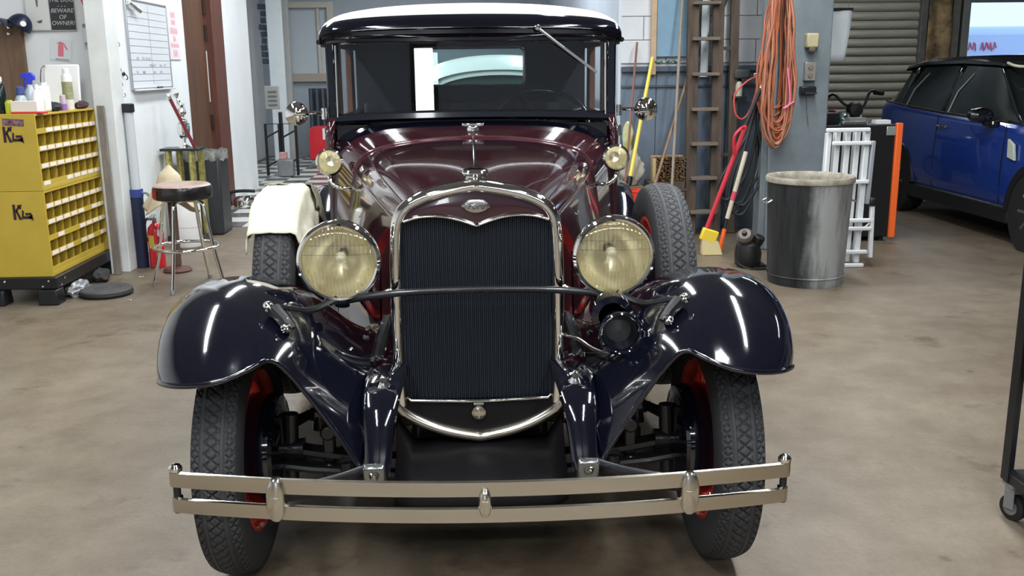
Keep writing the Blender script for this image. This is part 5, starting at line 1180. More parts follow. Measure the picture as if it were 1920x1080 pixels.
bm = nb(); box(bm, (-0.10, 0.06, 1.10), (0.20, 0.05, 0.32)); pn = obj('panel', bm, mat('grey_panel', (0.36, 0.37, 0.35), 0.5), t, bevel=0.01)
for z in (1.0, 1.06, 1.12, 1.18):
    bm = nb(); box(bm, (-0.09, 0.03, z), (0.12, 0.02, 0.02)); obj('louvre', bm, mat('grey_panel_dark', (0.15, 0.15, 0.15), 0.5), pn)
bm = nb(); box(bm, (0.05, 0.0, 0.13), (0.22, 0.2, 0.24)); obj('motor_box', bm, grey_metal, t, bevel=0.02)
bm = nb(); box(bm, (0.02, -0.02, 0.30), (0.10, 0.1, 0.10)); obj('pump', bm, mat('white_red', (0.6, 0.55, 0.55), 0.5, col2=(0.5, 0.05, 0.06), scale=14), t, bevel=0.01)
t = thing('red_tool_chest', 'red rolling chest with small grey wheels deep in the passage', 'tool chest', (-2.33, 15.2, 0.006))
bm = nb(); prism(bm, [(-0.15, 0.12), (0.15, 0.12), (0.15, 0.62), (-0.10, 0.62), (-0.15, 0.56)], -0.16, 0.16, 'xz'); obj('body', bm, red_paint, t, bevel=0.012)
for x in (-0.09, 0.10):
    bm = nb(); lathe(bm, [(0.0, 0.03), (0.03, 0.03), (0.055, 0.022), (0.06, 0.0), (0.055, -0.022), (0.0, -0.03)], (x, -0.12, 0.06), (0, 1, 0), n=20); obj('wheel', bm, grey_metal, t)
bm = nb(); tube(bm, [(0.13, 0.12, 0.6), (0.13, 0.14, 0.78), (-0.05, 0.14, 0.78)], 0.012, n=8); obj('handle', bm, mat('green_handle', (0.04, 0.14, 0.10), 0.4), t)
t = thing('dark_rack', 'dark slatted rack standing under the far window', 'rack', (-2.46, 16.6, 0.0))
bm = nb(); box(bm, (0, 0.1, 0.6), (0.5, 0.12, 1.15)); obj('back', bm, mat('dark_rack', (0.03, 0.04, 0.055), 0.5), t, bevel=0.01)
for k in range(5):
    bm = nb(); box(bm, (-0.2+0.1*k, -0.01, 0.62), (0.045, 0.10, 1.1)); obj('slat', bm, mat('rack_slat', (0.06, 0.075, 0.10), 0.5), t, bevel=0.006)
for x in (-0.2, 0.2):
    bm = nb(); box(bm, (x, 0.0, 0.02), (0.05, 0.3, 0.04)); obj('foot', bm, chassis_black, t)
# pale car parked behind, seen through the antique car's rear window
t = thing('white_car', 'white-roofed car parked behind, seen through the rear window of the antique car', 'car', (0.28, 8.2, 0))
wp2 = mat('white_car_paint', (0.78, 0.80, 0.80), 0.3, coat=0.5)
def carloft(secs): 
    bm = nb(); V = grid(bm, secs); bm.faces.new(V[0]); bm.faces.new(V[-1][::-1]); return bm
def sec_(y, hw, zb, zt, p=0.35, n=18): return [(hw*math.copysign(abs(math.sin(a))**0.5, math.sin(a)), y, zb+(zt-zb)*max(0, math.cos(a))**p) for a in [-PI/2+PI*i/n for i in range(n+1)]]
obj('body', carloft([sec_(0.0, 0.75, 0.25, 0.75), sec_(0.15, 0.80, 0.2, 0.92), sec_(0.9, 0.82, 0.2, 1.10), sec_(1.2, 0.82, 0.2, 1.16), sec_(3.6, 0.82, 0.2, 1.16), sec_(3.8, 0.78, 0.25, 0.95)]), mat('green_car_paint', (0.10, 0.22, 0.20), 0.25, coat=0.6), t, smooth=50)
obj('glasshouse', carloft([sec_(0.95, 0.74, 1.05, 1.12, 0.5), sec_(1.35, 0.66, 1.05, 1.50, 0.5), sec_(3.0, 0.66, 1.05, 1.50, 0.5), sec_(3.5, 0.72, 1.05, 1.14, 0.5)]), mat('green_glass', (0.02, 0.05, 0.045), 0.08), t, smooth=50)
def ROOFBAND():
    def arch_(y, hw, z0, zt, th):
        A = [(hw*math.sin(a), y, z0+(zt-z0)*math.cos(a)**0.55) for a in [-PI/2+PI*i/24 for i in range(25)]]
        return A+[(x*0.93, y, z-th) for x, _, z in A[::-1]]
    bm = nb(); V = grid(bm, [arch_(1.16, 0.73, 1.12, 1.46, 0.05), arch_(1.24, 0.735, 1.14, 1.55, 0.07), arch_(1.40, 0.735, 1.25, 1.60, 0.07), arch_(3.0, 0.735, 1.25, 1.60, 0.07), arch_(3.1, 0.70, 1.2, 1.54, 0.07)], closed=True)
    return bm
obj('roof', ROOFBAND(), wp2, t, smooth=50)
for x in (-0.72, 0.72):
    for y in (0.75, 3.0):
        bm = nb(); lathe(bm, [(0.0, 0.09), (0.2, 0.09), (0.3, 0.08), (0.32, 0.0), (0.3, -0.08), (0.0, -0.09)], (x, y, 0.32), (1, 0, 0), n=24); obj('wheel', bm, black_rubber, t)

# ================================================================== RIGHT SIDE OF THE SHOP
def galvanised():
    m = bpy.data.materials.new('galvanised_stained'); m.use_nodes = True; nt = m.node_tree; b = nt.nodes['Principled BSDF']; L = nt.links.new
    tc = nt.nodes.new('ShaderNodeTexCoord'); mp = nt.nodes.new('ShaderNodeMapping'); mp.inputs['Scale'].default_value = (5, 5, 0.7); L(tc.outputs['Object'], mp.inputs[0])
    n = nt.nodes.new('ShaderNodeTexNoise'); n.inputs['Scale'].default_value = 2.2; n.inputs['Detail'].default_value = 7; n.inputs['Roughness'].default_value = 0.65; L(mp.outputs[0], n.inputs['Vector'])
    r = nt.nodes.new('ShaderNodeValToRGB'); e = r.color_ramp.elements; e[0].position = 0.30; e[0].color = (0.10, 0.10, 0.095, 1); e[1].position = 0.58; e[1].color = (0.42, 0.44, 0.44, 1); L(n.outputs[0], r.inputs[0])
    # soot stain down one side of the can
    sx = nt.nodes.new('ShaderNodeSeparateXYZ'); L(tc.outputs['Object'], sx.inputs[0])
    n2 = nt.nodes.new('ShaderNodeTexNoise'); n2.inputs['Scale'].default_value = 6; n2.inputs['Detail'].default_value = 5; L(tc.outputs['Object'], n2.inputs['Vector'])
    ma = nt.nodes.new('ShaderNodeMath'); ma.operation = 'MULTIPLY_ADD'; ma.inputs[1].default_value = 0.16; L(n2.outputs[0], ma.inputs[0]); L(sx.outputs[0], ma.inputs[2])
    r2 = nt.nodes.new('ShaderNodeValToRGB'); q = r2.color_ramp.elements; q[0].position = 0.0; q[0].color = (0.10, 0.105, 0.115, 1); q[1].position = 0.08; q[1].color = (1, 1, 1, 1)
    ad = nt.nodes.new('ShaderNodeMath'); ad.operation = 'ADD'; ad.inputs[1].default_value = 0.03; L(ma.outputs[0], ad.inputs[0]); L(ad.outputs[0], r2.inputs[0])
    mx = nt.nodes.new('ShaderNodeMix'); mx.data_type = 'RGBA'; mx.blend_type = 'MULTIPLY'; mx.inputs[0].default_value = 1; L(r.outputs[0], mx.inputs[6]); L(r2.outputs[0], mx.inputs[7]); L(mx.outputs[2], b.inputs['Base Color'])
    b.inputs['Metallic'].default_value = 0.35; b.inputs['Roughness'].default_value = 0.5
    return m
galv = galvanised()
t = thing('trash_can', 'stained galvanised trash can with a dirty rim in front of the grey post', 'trash can', (2.30, 6.45, 0))
bm = nb(); lathe(bm, [(0.0, 0.015), (0.235, 0.015), (0.248, 0.0), (0.252, 0.02), (0.258, 0.10), (0.282, 0.69), (0.284, 0.70)], n=56); obj('body', bm, galv, t, smooth=40)
bm = nb(); lathe(bm, [(0.284, 0.695), (0.294, 0.700), (0.297, 0.722), (0.290, 0.737), (0.278, 0.738), (0.262, 0.728), (0.255, 0.70), (0.25, 0.60), (0.24, 0.42), (0.0, 0.40)], n=56); obj('rim', bm, mat('dirty_rim', (0.36, 0.34, 0.28), 0.6, col2=(0.20, 0.17, 0.12), scale=16), t, smooth=50)
for s in (-1, 1):
    bm = nb(); tube(bm, smooth_pts([(s*0.275, -0.06, 0.58), (s*0.31, -0.05, 0.56), (s*0.31, 0.05, 0.56), (s*0.275, 0.06, 0.58)]), 0.006, n=6); obj('handle', bm, steel, t)
bm = nb(); lathe(bm, [(0.2575, 0.055), (0.262, 0.062), (0.2585, 0.070)], n=56); obj('lower_bead', bm, galv, t)

# electric motor on the floor
t = thing('electric_motor', 'black electric motor with a coiled cord beside the trash can', 'motor', (2.05, 6.98, 0))
dk = mat('greasy_black', (0.016, 0.015, 0.015), 0.45, var=0.4, scale=12)
bm = nb(); lathe(bm, [(0.0, 0.0), (0.075, 0.0), (0.095, 0.03), (0.10, 0.10), (0.085, 0.17), (0.05, 0.20), (0.0, 0.205)], n=28); obj('housing', bm, dk, t)
bm = nb(); lathe(bm, [(0.0, 0.055), (0.045, 0.05), (0.062, 0.03), (0.066, 0.0), (0.055, -0.03)], (-0.03, -0.02, 0.225), (-0.3, -0.6, 0.6), n=24, cap1=True); obj('end_bell', bm, mat('grey_brown_metal', (0.12, 0.10, 0.09), 0.45, 0.4), t)
bm = nb(); cyl(bm, (0.05, -0.02, 0.17), (0.075, -0.05, 0.235), 0.04, n=16); obj('cap', bm, dk, t, bevel=0.008)
bm = nb(); lathe(bm, [(0.0, 0.02), (0.015, 0.02), (0.02, 0.0)], (-0.05, -0.06, 0.265), (-0.3, -0.7, 0.6), n=14); obj('port', bm, black_plastic, t)
bm = nb(); box(bm, (0.03, 0.03, 0.01), (0.20, 0.16, 0.02)); obj('foot_plate', bm, dk, t, bevel=0.004)
bm = nb(); tube(bm, smooth_pts([(-0.06, -0.04, 0.24), (-0.11, -0.06, 0.16), (-0.10, -0.08, 0.05), (-0.02, -0.13, 0.010), (0.08, -0.14, 0.008), (0.10, -0.10, 0.008), (0.02, -0.09, 0.008)], 6), 0.006, n=6); obj('cord', bm, black_rubber, t, smooth=80)

# post fittings
bm = nb(); box(bm, (0, -0.035, 0), (0.095, 0.07, 0.11)); t = thing('beige_switch_box', 'beige switch box on the grey post', 'switch box', (2.655, 7.62, 1.655)); obj('box', bm, mat('beige_enamel', (0.50, 0.44, 0.27), 0.45), t, bevel=0.012)
bm = nb(); box(bm, (0.0, -0.05, -0.07), (0.05, 0.05, 0.035)); obj('knob', bm, mat('brown_knob', (0.12, 0.10, 0.07), 0.5), t, bevel=0.008)
t = thing('wall_outlet', 'metal outlet box with two sockets below the beige switch box', 'outlet', (2.655, 7.62, 1.42))
bm = nb(); box(bm, (0, -0.025, 0), (0.085, 0.05, 0.14)); obj('box', bm, mat('outlet_steel', (0.40, 0.39, 0.37), 0.4, 0.6), t, bevel=0.004)
for z in (0.03, -0.03):
    bm = nb(); lathe(bm, [(0.0, 0.006), (0.018, 0.006), (0.022, 0.0)], (0, -0.05, z), (0, -1, 0), n=16); obj('socket', bm, mat('socket_brown', (0.22, 0.15, 0.11), 0.5), t)
t = thing('black_plug_box', 'black plug box with a silver edge at the bottom of the outlet', 'plug', (2.645, 7.62, 1.275))
bm = nb(); box(bm, (0, -0.035, 0), (0.12, 0.07, 0.065)); obj('body', bm, black_plastic, t, bevel=0.01)
bm = nb(); box(bm, (0.02, -0.072, -0.02), (0.09, 0.006, 0.010)); obj('edge', bm, chrome, t)
bm = nb(); tube(bm, [(0.0, -0.02, -0.03), (0.01, -0.015, -0.15), (0.03, -0.012, -0.27)], 0.004, n=6); obj('cable', bm, mat('grey_cable', (0.16, 0.17, 0.17), 0.5), t)
t = thing('cord_hook', 'steel hook on the grey post carrying the orange cords', 'hook', (2.36, 7.62, 2.16))
bm = nb(); tube(bm, smooth_pts([(0.10, 0.0, 0.06), (0.02, -0.06, 0.02), (-0.01, -0.14, 0.0), (-0.01, -0.22, 0.02), (-0.01, -0.24, 0.07)]), 0.010, n=8); obj('rod', bm, steel, t)
bm = nb(); box(bm, (0.08, -0.006, 0.06), (0.06, 0.012, 0.12)); obj('plate', bm, steel, t, bevel=0.003)

# orange extension cord: one long coil hung over the hook
random.seed(11)
def coil(n_loops, xc, y0, y1, ztop, zb0, zb1, w0, w1, wt, dx=0.0, seed=0):
    rnd = random.Random(seed); pts = []
    for k in range(n_loops):
        zb = zb0+(zb1-zb0)*rnd.random(); w = w0+(w1-w0)*rnd.random(); yo = y0+(y1-y0)*rnd.random(); xo = xc+0.02*(rnd.random()-0.5); ph = rnd.random()*6
        for i in range(20):
            a = 2*PI*i/20+PI/2
            s_, c_ = math.sin(a), math.cos(a)
            zz = (ztop+zb)/2+(ztop-zb)/2*s_; f_ = 1-(zz-zb)/(ztop-zb)
            ww = wt+(w-wt)*min(1, f_*1.5) if f_ < 0.8 else w*math.sqrt(max(0.0, 1-((f_-0.8)/0.2)**2))*1.0+0.0
            sgn = 1 if c_ > 0 else -1
            xx = xo+dx*f_+sgn*ww*(1 if f_ < 0.8 else 1)*min(1, abs(c_)*6)+0.008*math.sin(zz*17+ph)
            pts.append((xx, yo+0.012*math.sin(zz*11+ph), zz))
    return pts
cord_m = mat('orange_cord', (0.46, 0.14, 0.065), 0.5, var=0.3, scale=6)
t = thing('extension_cord', 'big hank of orange extension cord hung from the grey post', 'cord', (0, 0, 0))
bm = nb(); tube(bm, smooth_pts(coil(22, 2.355, 7.33, 7.55, 2.20, 0.90, 1.16, 0.05, 0.135, 0.035, -0.005, 4), 2), 0.0085, n=6); obj('coil', bm, cord_m, t, smooth=80)
bm = nb(); tube(bm, smooth_pts(coil(6, 2.335, 7.33, 7.42, 2.20, 0.84, 0.92, 0.045, 0.125, 0.05, -0.005, 9), 2), 0.0070, n=6); obj('outer_coil', bm, mat('faded_orange_cord', (0.46, 0.19, 0.115), 0.5, var=0.25), t, smooth=80)
bm = nb(); tube(bm, smooth_pts([(2.39, 7.32, 1.45), (2.41, 7.31, 1.30), (2.415, 7.31, 1.18), (2.37, 7.31, 1.15), (2.45, 7.31, 1.20)]), 0.007, n=6); o = obj('pink_cord', bm, mat('pink_cord', (0.75, 0.16, 0.30), 0.5), t, smooth=80)
# black cables and hoses hung behind
t = thing('black_cable', 'hank of black cable drooping from a hook on the blue wall', 'cable', (0, 0, 0))
bm = nb()
P = []
rnd = random.Random(5)
for k in range(6):
    w = 0.03+0.05*rnd.random(); zb = 0.26+0.16*rnd.random(); xb = 2.06+0.14*rnd.random(); yo = 7.66+0.05*rnd.random()
    P += [(2.28, yo, 1.22), (2.24-w*0.3, yo, 0.95), (xb+0.02-w, yo-0.01, 0.60), (xb-w, yo, zb+0.06), (xb, yo, zb), (xb+w, yo, zb+0.08), (xb+0.10+w, yo+0.01, 0.65), (2.29, yo, 0.98)]
tube(bm, smooth_pts(P, 4), 0.011, n=6); obj('coil', bm, mat('black_cable', (0.025, 0.026, 0.028), 0.5), t, smooth=80)
bm = nb(); tube(bm, [(2.28, 7.70, 1.24), (2.36, 7.67, 1.27)], 0.008, n=6); obj('hook', bm, steel, t)

# wooden stepladder against the blue wall
t = thing('wooden_stepladder', 'weathered wooden stepladder folded against the blue-grey wall', 'ladder', (2.05, 8.42, 0))
RX = (math.radians(-3.5), 0, 0)
for x in (-0.115, 0.105):
    bm = nb(); box(bm, (x, 0.06, 1.25), (0.095, 0.05, 2.5), rot=RX); obj('rail', bm, old_wood, t, bevel=0.004)
for k in range(8):
    z = 0.21+0.298*k; y = 0.06-(1.25-z)*0.0
    bm = nb(); box(bm, (-0.012, 0.03+(z-1.25)*0.061, z), (0.235, 0.13, 0.028)); obj('tread', bm, rung_wood, t, bevel=0.004)
for x in (0.245, 0.30):
    pass
bm = nb(); box(bm, (0.265, 0.12, 1.22), (0.075, 0.045, 2.44), rot=RX); obj('rear_leg', bm, old_wood, t, bevel=0.004)
for z in (0.70, 1.62):
    bm = nb(); box(bm, (0.185, 0.11+(z-1.22)*0.06, z), (0.10, 0.03, 0.03)); obj('rear_rung', bm, old_wood, t, bevel=0.003)
bm = nb(); box(bm, (0.16, 0.07+0.045, 2.0), (0.03, 0.02, 0.62), rot=(0, 0.42, 0)); obj('brace', bm, mat('dark_iron', (0.05, 0.045, 0.04), 0.5, 0.5), t, bevel=0.003)

# handles and poles leaning in the corner
def pole(name, label, p0, p1, r, m, cat='pole'):
    t = thing(name, label, cat, (p0[0], p0[1], p0[2]))
    d = Vector(p1)-Vector(p0); bm = nb(); cyl(bm, (0, 0, 0), d, r, r*0.92, n=10); obj('handle', bm, m, t); return t, d
pole('short_wooden_pole', 'short brown wooden pole leaning beside the car mirror', (1.285, 8.22, 0.0), (1.475, 8.66, 1.68), 0.011, mat('red_brown_handle', (0.22, 0.10, 0.07), 0.6))
t, d = pole('yellow_broom', 'broom with a bright yellow handle leaning on the blue wall', (1.375, 8.32, 0.52), (1.615, 8.66, 1.55), 0.017, yellow_plastic, 'broom')
bm = nb(); cyl(bm, (-0.012, -0.015, -0.06), (0.004, 0.004, 0.02), 0.024, n=12); obj('socket', bm, black_plastic, t); bm = nb(); box(bm, (-0.06, -0.08, -0.28), (0.20, 0.07, 0.46), taper=0.3); obj('bristles', bm, mat('dark_bristle', (0.05, 0.05, 0.05), 0.8, bump=0.5), t, bevel=0.01)
pole('tall_grey_pole', 'tall greyish pole standing upright in front of the blue wall', (1.70, 8.16, 0.0), (1.865, 8.62, 2.30), 0.013, mat('greyish_handle', (0.33, 0.27, 0.20), 0.6, var=0.3, stretch=(6, 6, 0.6)))
t, d = pole('push_broom', 'push broom with its stiff brown brush head resting upside up', (1.44, 8.12, 0.08), (1.945, 8.60, 1.46), 0.013, handle_wood, 'broom')
bm = nb(); cyl(bm, (-0.02, -0.02, -0.06), d*0.28, 0.0145, n=10); obj('orange_grip', bm, mat('orange_handle', (0.62, 0.22, 0.12), 0.5), t)
t = thing('brush_head', 'broad brush head with brown bristles facing the room, propped on a crate', 'brush', (1.735, 8.47, 0.4805))
bm = nb(); box(bm, (0, 0.05, 0.11), (0.29, 0.05, 0.22)); obj('block', bm, tan_wood, t, bevel=0.008)
bm = nb(); rnd = random.Random(2)
for i in range(17):
    for j in range(12):
        x = -0.135+0.27*i/16; z = 0.012+0.196*j/11
        cyl(bm, (x, 0.03, z), (x+0.014*(rnd.random()-0.5), -0.055-0.02*rnd.random(), z+0.014*(rnd.random()-0.5)), 0.006, 0.008, n=5)
obj('bristles', bm, mat('brown_bristle', (0.20, 0.12, 0.055), 0.85, var=0.5, scale=30), t, kind='stuff')
bm = nb(); box(bm, (-0.13, -0.03, 0.10), (0.03, 0.09, 0.21)); obj('pale_edge', bm, mat('pale_bristle', (0.42, 0.33, 0.17), 0.8, bump=0.5), t, bevel=0.006)
t = thing('wooden_crate', 'grey wooden crate holding up the brush head by the stepladder', 'crate', (1.715, 8.50, 0))
for z in (0.06, 0.20, 0.34):
    bm = nb(); box(bm, (0, -0.13, z), (0.32, 0.018, 0.11)); obj('slat', bm, old_wood, t, bevel=0.003)
for x in (-0.145, 0.145):
    bm = nb(); box(bm, (x, 0, 0.20), (0.03, 0.24, 0.40)); obj('end', bm, old_wood, t, bevel=0.003)
bm = nb(); box(bm, (0, 0, 0.41), (0.34, 0.28, 0.02)); obj('top', bm, old_wood, t, bevel=0.003)
bm = nb(); box(bm, (0.0, 0, 0.45), (0.32, 0.25, 0.06)); obj('lid', bm, old_wood, t, bevel=0.004)
t = thing('red_bucket', 'bright red bucket on a carton behind the spare tire', 'bucket', (1.455, 8.20, 0.22))
bm = nb(); lathe(bm, [(0.0, 0.0), (0.075, 0.0), (0.10, 0.20), (0.106, 0.205), (0.106, 0.215), (0.096, 0.215), (0.07, 0.01), (0.0, 0.01)], n=28); obj('body', bm, mat('bucket_red', (0.75, 0.05, 0.03), 0.35), t)
bm = nb(); tube(bm, [(0.104*math.cos(a), -0.104*abs(math.sin(a))*0.35, 0.205-0.10*math.sin(a)) for a in [PI*i/12 for i in range(13)]], 0.003, n=5); obj('bail', bm, steel, t)
bm = nb(); box(bm, (0, 0, -0.11), (0.15, 0.15, 0.22)); o = obj('carton_stand', bm, mat('grey_carton', (0.2, 0.19, 0.18), 0.8), loc=(1.455, 8.20, 0.22), bevel=0.004); o.location = (1.455, 8.20, 0.219); tag(o, 'grey carton under the red bucket', 'box')
crumple('cream_sack', 'cream sack slumped by the yellow broom above the red bucket', 'sack', (1.42, 8.52, 0.44), (0.10, 0.07, 0.17), mat('cream_sack', (0.50, 0.48, 0.40), 0.8, var=0.2), 8.0, 0.3, 4)
bm = nb(); box(bm, (0, 0, 0.218), (0.20, 0.18, 0.436)); o = obj('brown_carton', bm, mat('brown_carton', (0.22, 0.15, 0.09), 0.8), loc=(1.42, 8.56, 0.0), bevel=0.004); tag(o, 'plain brown carton under the cream sack', 'box')
crumple('spotted_bag', 'white and yellow spotted bag showing beside the cowl lamp', 'bag', (1.40, 8.60, 0.735), (0.05, 0.05, 0.15), mat('yellow_white_bag', (0.6, 0.6, 0.5), 0.6, col2=(0.45, 0.45, 0.03), scale=18), 14.0, 0.3, 3)

# red-handled broom with yellow head, white and orange stick
t = thing('red_broom', 'broom with a long red handle and a yellow head leaning on the post', 'broom', (1.84, 7.47, 0))
bm = nb(); cyl(bm, (0.0, 0.0, 0.17), (0.285, -0.03, 1.02), 0.018, n=10); hd = obj('handle', bm, mat('handle_red', (0.55, 0.03, 0.05), 0.35), t)
bm = nb(); cyl(bm, (0.285, -0.03, 1.02), (0.385, -0.04, 1.30), 0.017, 0.015, n=10); obj('black_grip', bm, black_plastic, hd)
bm = nb(); cyl(bm, (0.385, -0.04, 1.30), (0.415, -0.043, 1.37), 0.010, 0.006, n=8); obj('white_tip', bm, white_plastic, hd)
bm = nb(); tube(bm, smooth_pts([(0.20, -0.04, 0.80), (0.19, -0.06, 0.93), (0.24, -0.06, 1.0), (0.275, -0.03, 1.0)]), 0.012, n=8); obj('side_grip', bm, mat('handle_red'  , (0.55, 0.03, 0.05)), hd)
bm = nb(); box(bm, (0.035, 0.0, 0.155), (0.13, 0.06, 0.10), rot=(0, 0.32, 0)); obj('head', bm, mat('broom_yellow', (0.80, 0.58, 0.05), 0.4), t, bevel=0.01)
bm = nb(); rnd = random.Random(6)
for i in range(14):
    for j in range(4):
        x = -0.02+0.12*i/13; cyl(bm, (x, -0.025+0.016*j, 0.13-0.2*x), (x*1.25+0.008, -0.04+0.026*j, 0.004), 0.005, 0.006, n=5)
obj('bristles', bm, mat('straw_bristle', (0.62, 0.52, 0.28), 0.8), t, kind='stuff')
t = thing('white_stick', 'white stick with red tape and an orange end leaning by the black cable', 'stick', (1.99, 7.58, 0.0))
bm = nb(); cyl(bm, (0.0, -0.02, 0.02), (0.035, -0.01, 0.19), 0.017, n=10); obj('orange_end', bm, orange_plastic, t)
bm = nb(); cyl(bm, (0.035, -0.01, 0.19), (0.055, 0.0, 0.27), 0.010, n=10); obj('dark_joint', bm, black_plastic, t)
bm = nb(); cyl(bm, (0.055, 0.0, 0.27), (0.20, 0.05, 0.80), 0.018, n=10); obj('shaft', bm, mat('cream_stick', (0.60, 0.55, 0.42), 0.5, var=0.2), t)
bm = nb(); cyl(bm, (0.095, 0.014, 0.415), (0.115, 0.021, 0.485), 0.0195, n=10); obj('red_tape', bm, mat('tape_red', (0.55, 0.06, 0.10), 0.5), t)
t = thing('jumper_cable', 'loop of red jumper cable hung above the red broom', 'cable', (2.24, 7.95, 1.04))
bm = nb(); tube(bm, smooth_pts([(0.10, 0, 0.34), (0.02, 0, 0.30), (-0.07, 0.0, 0.20), (-0.06, 0, 0.05), (0.0, 0, 0.0), (0.06, 0, 0.07), (0.10, 0, 0.20), (0.12, 0, 0.34)], 6), 0.008, n=6); obj('loop', bm, mat('jumper_red', (0.55, 0.08, 0.07), 0.45), t, smooth=80)
bm = nb(); box(bm, (0.11, 0.02, 0.35), (0.05, 0.03, 0.04)); obj('clamp', bm, steel, t, bevel=0.004)
t = thing('dark_clutter_shelf', 'dark iron bracket with a pale bottle on the wall above the red cable', 'bracket', (2.36, 8.55, 1.20))
bm = nb(); box(bm, (0, 0, 0.0), (0.12, 0.18, 0.02)); box(bm, (0, 0.08, 0.10), (0.10, 0.02, 0.22)); obj('bracket', bm, mat('dark_iron', (0.05, 0.045, 0.04)), t, bevel=0.004)
bm = nb(); lathe(bm, [(0.0, 0.01), (0.03, 0.01), (0.032, 0.10), (0.02, 0.13), (0.0, 0.14)], (0, -0.03, 0), n=16); obj('bottle', bm, mat('pale_bottle', (0.5, 0.48, 0.36), 0.4), t)
bm = nb(); box(bm, (0.02, 0.0, 0.20), (0.14, 0.12, 0.08)); obj('lump', bm, mat('dark_grey_lump', (0.06, 0.06, 0.06), 0.6), t, bevel=0.015)

# white folding ladder
wl = mat('white_ladder', (0.74, 0.76, 0.77), 0.35, var=0.12, scale=6)
t = thing('folding_ladder', 'folded white aluminium ladder behind the trash can', 'ladder', (2.72, 6.92, 0))
for k, (x, y, h) in enumerate(((-0.145, 0.0, 0.96), (-0.075, 0.02, 0.98), (0.0, 0.02, 0.98), (0.075, 0.03, 0.97), (0.135, 0.0, 0.97))):
    bm = nb(); box(bm, (x, y, 0.03+h/2), (0.042 if k else 0.036, 0.06, h), rot=(0, 0.02, 0)); obj('rail', bm, wl, t, bevel=0.008)
for k, (z, x0, x1) in enumerate(((0.995, -0.17, 0.15), (0.90, -0.12, 0.165), (0.62, -0.13, 0.165), (0.335, 0.03, 0.20), (0.275, 0.03, 0.21), (0.10, 0.0, 0.19), (0.0, 0.0, 0.17))):
    bm = nb(); box(bm, ((x0+x1)/2, -0.045, z+0.016), (x1-x0, 0.035, 0.03)); obj('rung', bm, wl, t, bevel=0.008)
bm = nb(); box(bm, (0.180, -0.02, 0.70), (0.03, 0.05, 0.46), rot=(0, 0.03, 0)); obj('side_rail', bm, mat('grey_alu', (0.42, 0.45, 0.48), 0.4, 0.4), t, bevel=0.006)
bm = nb(); box(bm, (0.205, -0.03, 0.485), (0.045, 0.07, 0.06)); obj('black_hinge', bm, black_plastic, t, bevel=0.012)
bm = nb(); box(bm, (0.215, -0.035, 0.28), (0.03, 0.04, 0.42), rot=(0, -0.03, 0)); obj('lower_side_rail', bm, wl, t, bevel=0.006)
bm = nb(); cyl(bm, (0.13, -0.05, 0.27), (0.22, -0.05, 0.36), 0.007, n=8); obj('strut', bm, wl, t)

# black tool cabinet with orange edge
t = thing('tool_cabinet', 'black tool cabinet with a bright orange edge beside the blue car', 'tool cabinet', (3.24, 8.12, 0))
bm = nb(); box(bm, (0, 0, 0.51), (0.60, 0.42, 0.94)); obj('body', bm, mat('tool_cabinet_black', (0.012, 0.012, 0.013), 0.35), t, bevel=0.008)
bm = nb(); box(bm, (0.305, -0.215, 0.515), (0.055, 0.045, 0.96)); obj('orange_edge', bm, mat('orange_edge', (0.95, 0.16, 0.03), 0.35), t, bevel=0.008)
for x in (-0.24, 0.24):
    for y in (-0.15, 0.15):
        bm = nb(); cyl(bm, (x, y, 0.0), (x, y, 0.05), 0.025, n=12); obj('foot', bm, black_rubber, t)
bm = nb(); box(bm, (0.24, -0.218, 0.93), (0.08, 0.012, 0.075)); obj('latch', bm, mat('silver_latch', (0.5, 0.52, 0.52), 0.3, 0.6), t, bevel=0.006)
ZC = 0.981
for k, (x, y, sx, sy, sz, m, lab) in enumerate(((0.20, -0.10, 0.13, 0.10, 0.035, white_plastic, 'white tray at the corner of the black tool cabinet'), (-0.05, -0.14, 0.22, 0.05, 0.028, steel, 'long silver socket rail on the black tool cabinet'), (0.03, 0.02, 0.16, 0.08, 0.05, mat('grey_box', (0.25, 0.25, 0.24), 0.5), 'grey parts box in the middle of the black tool cabinet'), (-0.20, 0.05, 0.14, 0.14, 0.09, dk, 'dark case at the back of the black tool cabinet'))):
    bm = nb(); prism(bm, [(-sx/2, 0), (sx/2, 0), (sx/2*0.94, sz), (-sx/2*0.94, sz)], -sy/2, sy/2, 'xz'); o = obj(('parts_tray', 'socket_rail', 'parts_box', 'dark_case')[k], bm, m, loc=(3.24+x, 8.12+y, ZC), bevel=0.004, rot=(0, 0, 0.1*k)); tag(o, lab, ('tray', 'socket set', 'box', 'case')[k])
for k in range(4):
    t = thing('spanner', ('silver spanner laid nearest the front of the tool cabinet top', 'second silver spanner from the front on the tool cabinet top', 'third silver spanner from the front on the tool cabinet top', 'rearmost silver spanner on the tool cabinet top')[k], 'spanner', (3.33-0.03*k, 8.17+0.045*k, ZC), (0, 0, 0.5+0.2*k), 'spanners on the tool cabinet')
    bm = nb(); box(bm, (0, 0, 0.006), (0.13, 0.014, 0.008)); obj('shank', bm, steel, t, bevel=0.002)
    for s in (-1, 1): bm = nb(); lathe(bm, [(0.010, 0.0), (0.018, 0.0), (0.018, 0.011), (0.010, 0.011)], (s*0.075, 0, 0), (0, 0, 1), n=12); obj('ring_end', bm, steel, t)
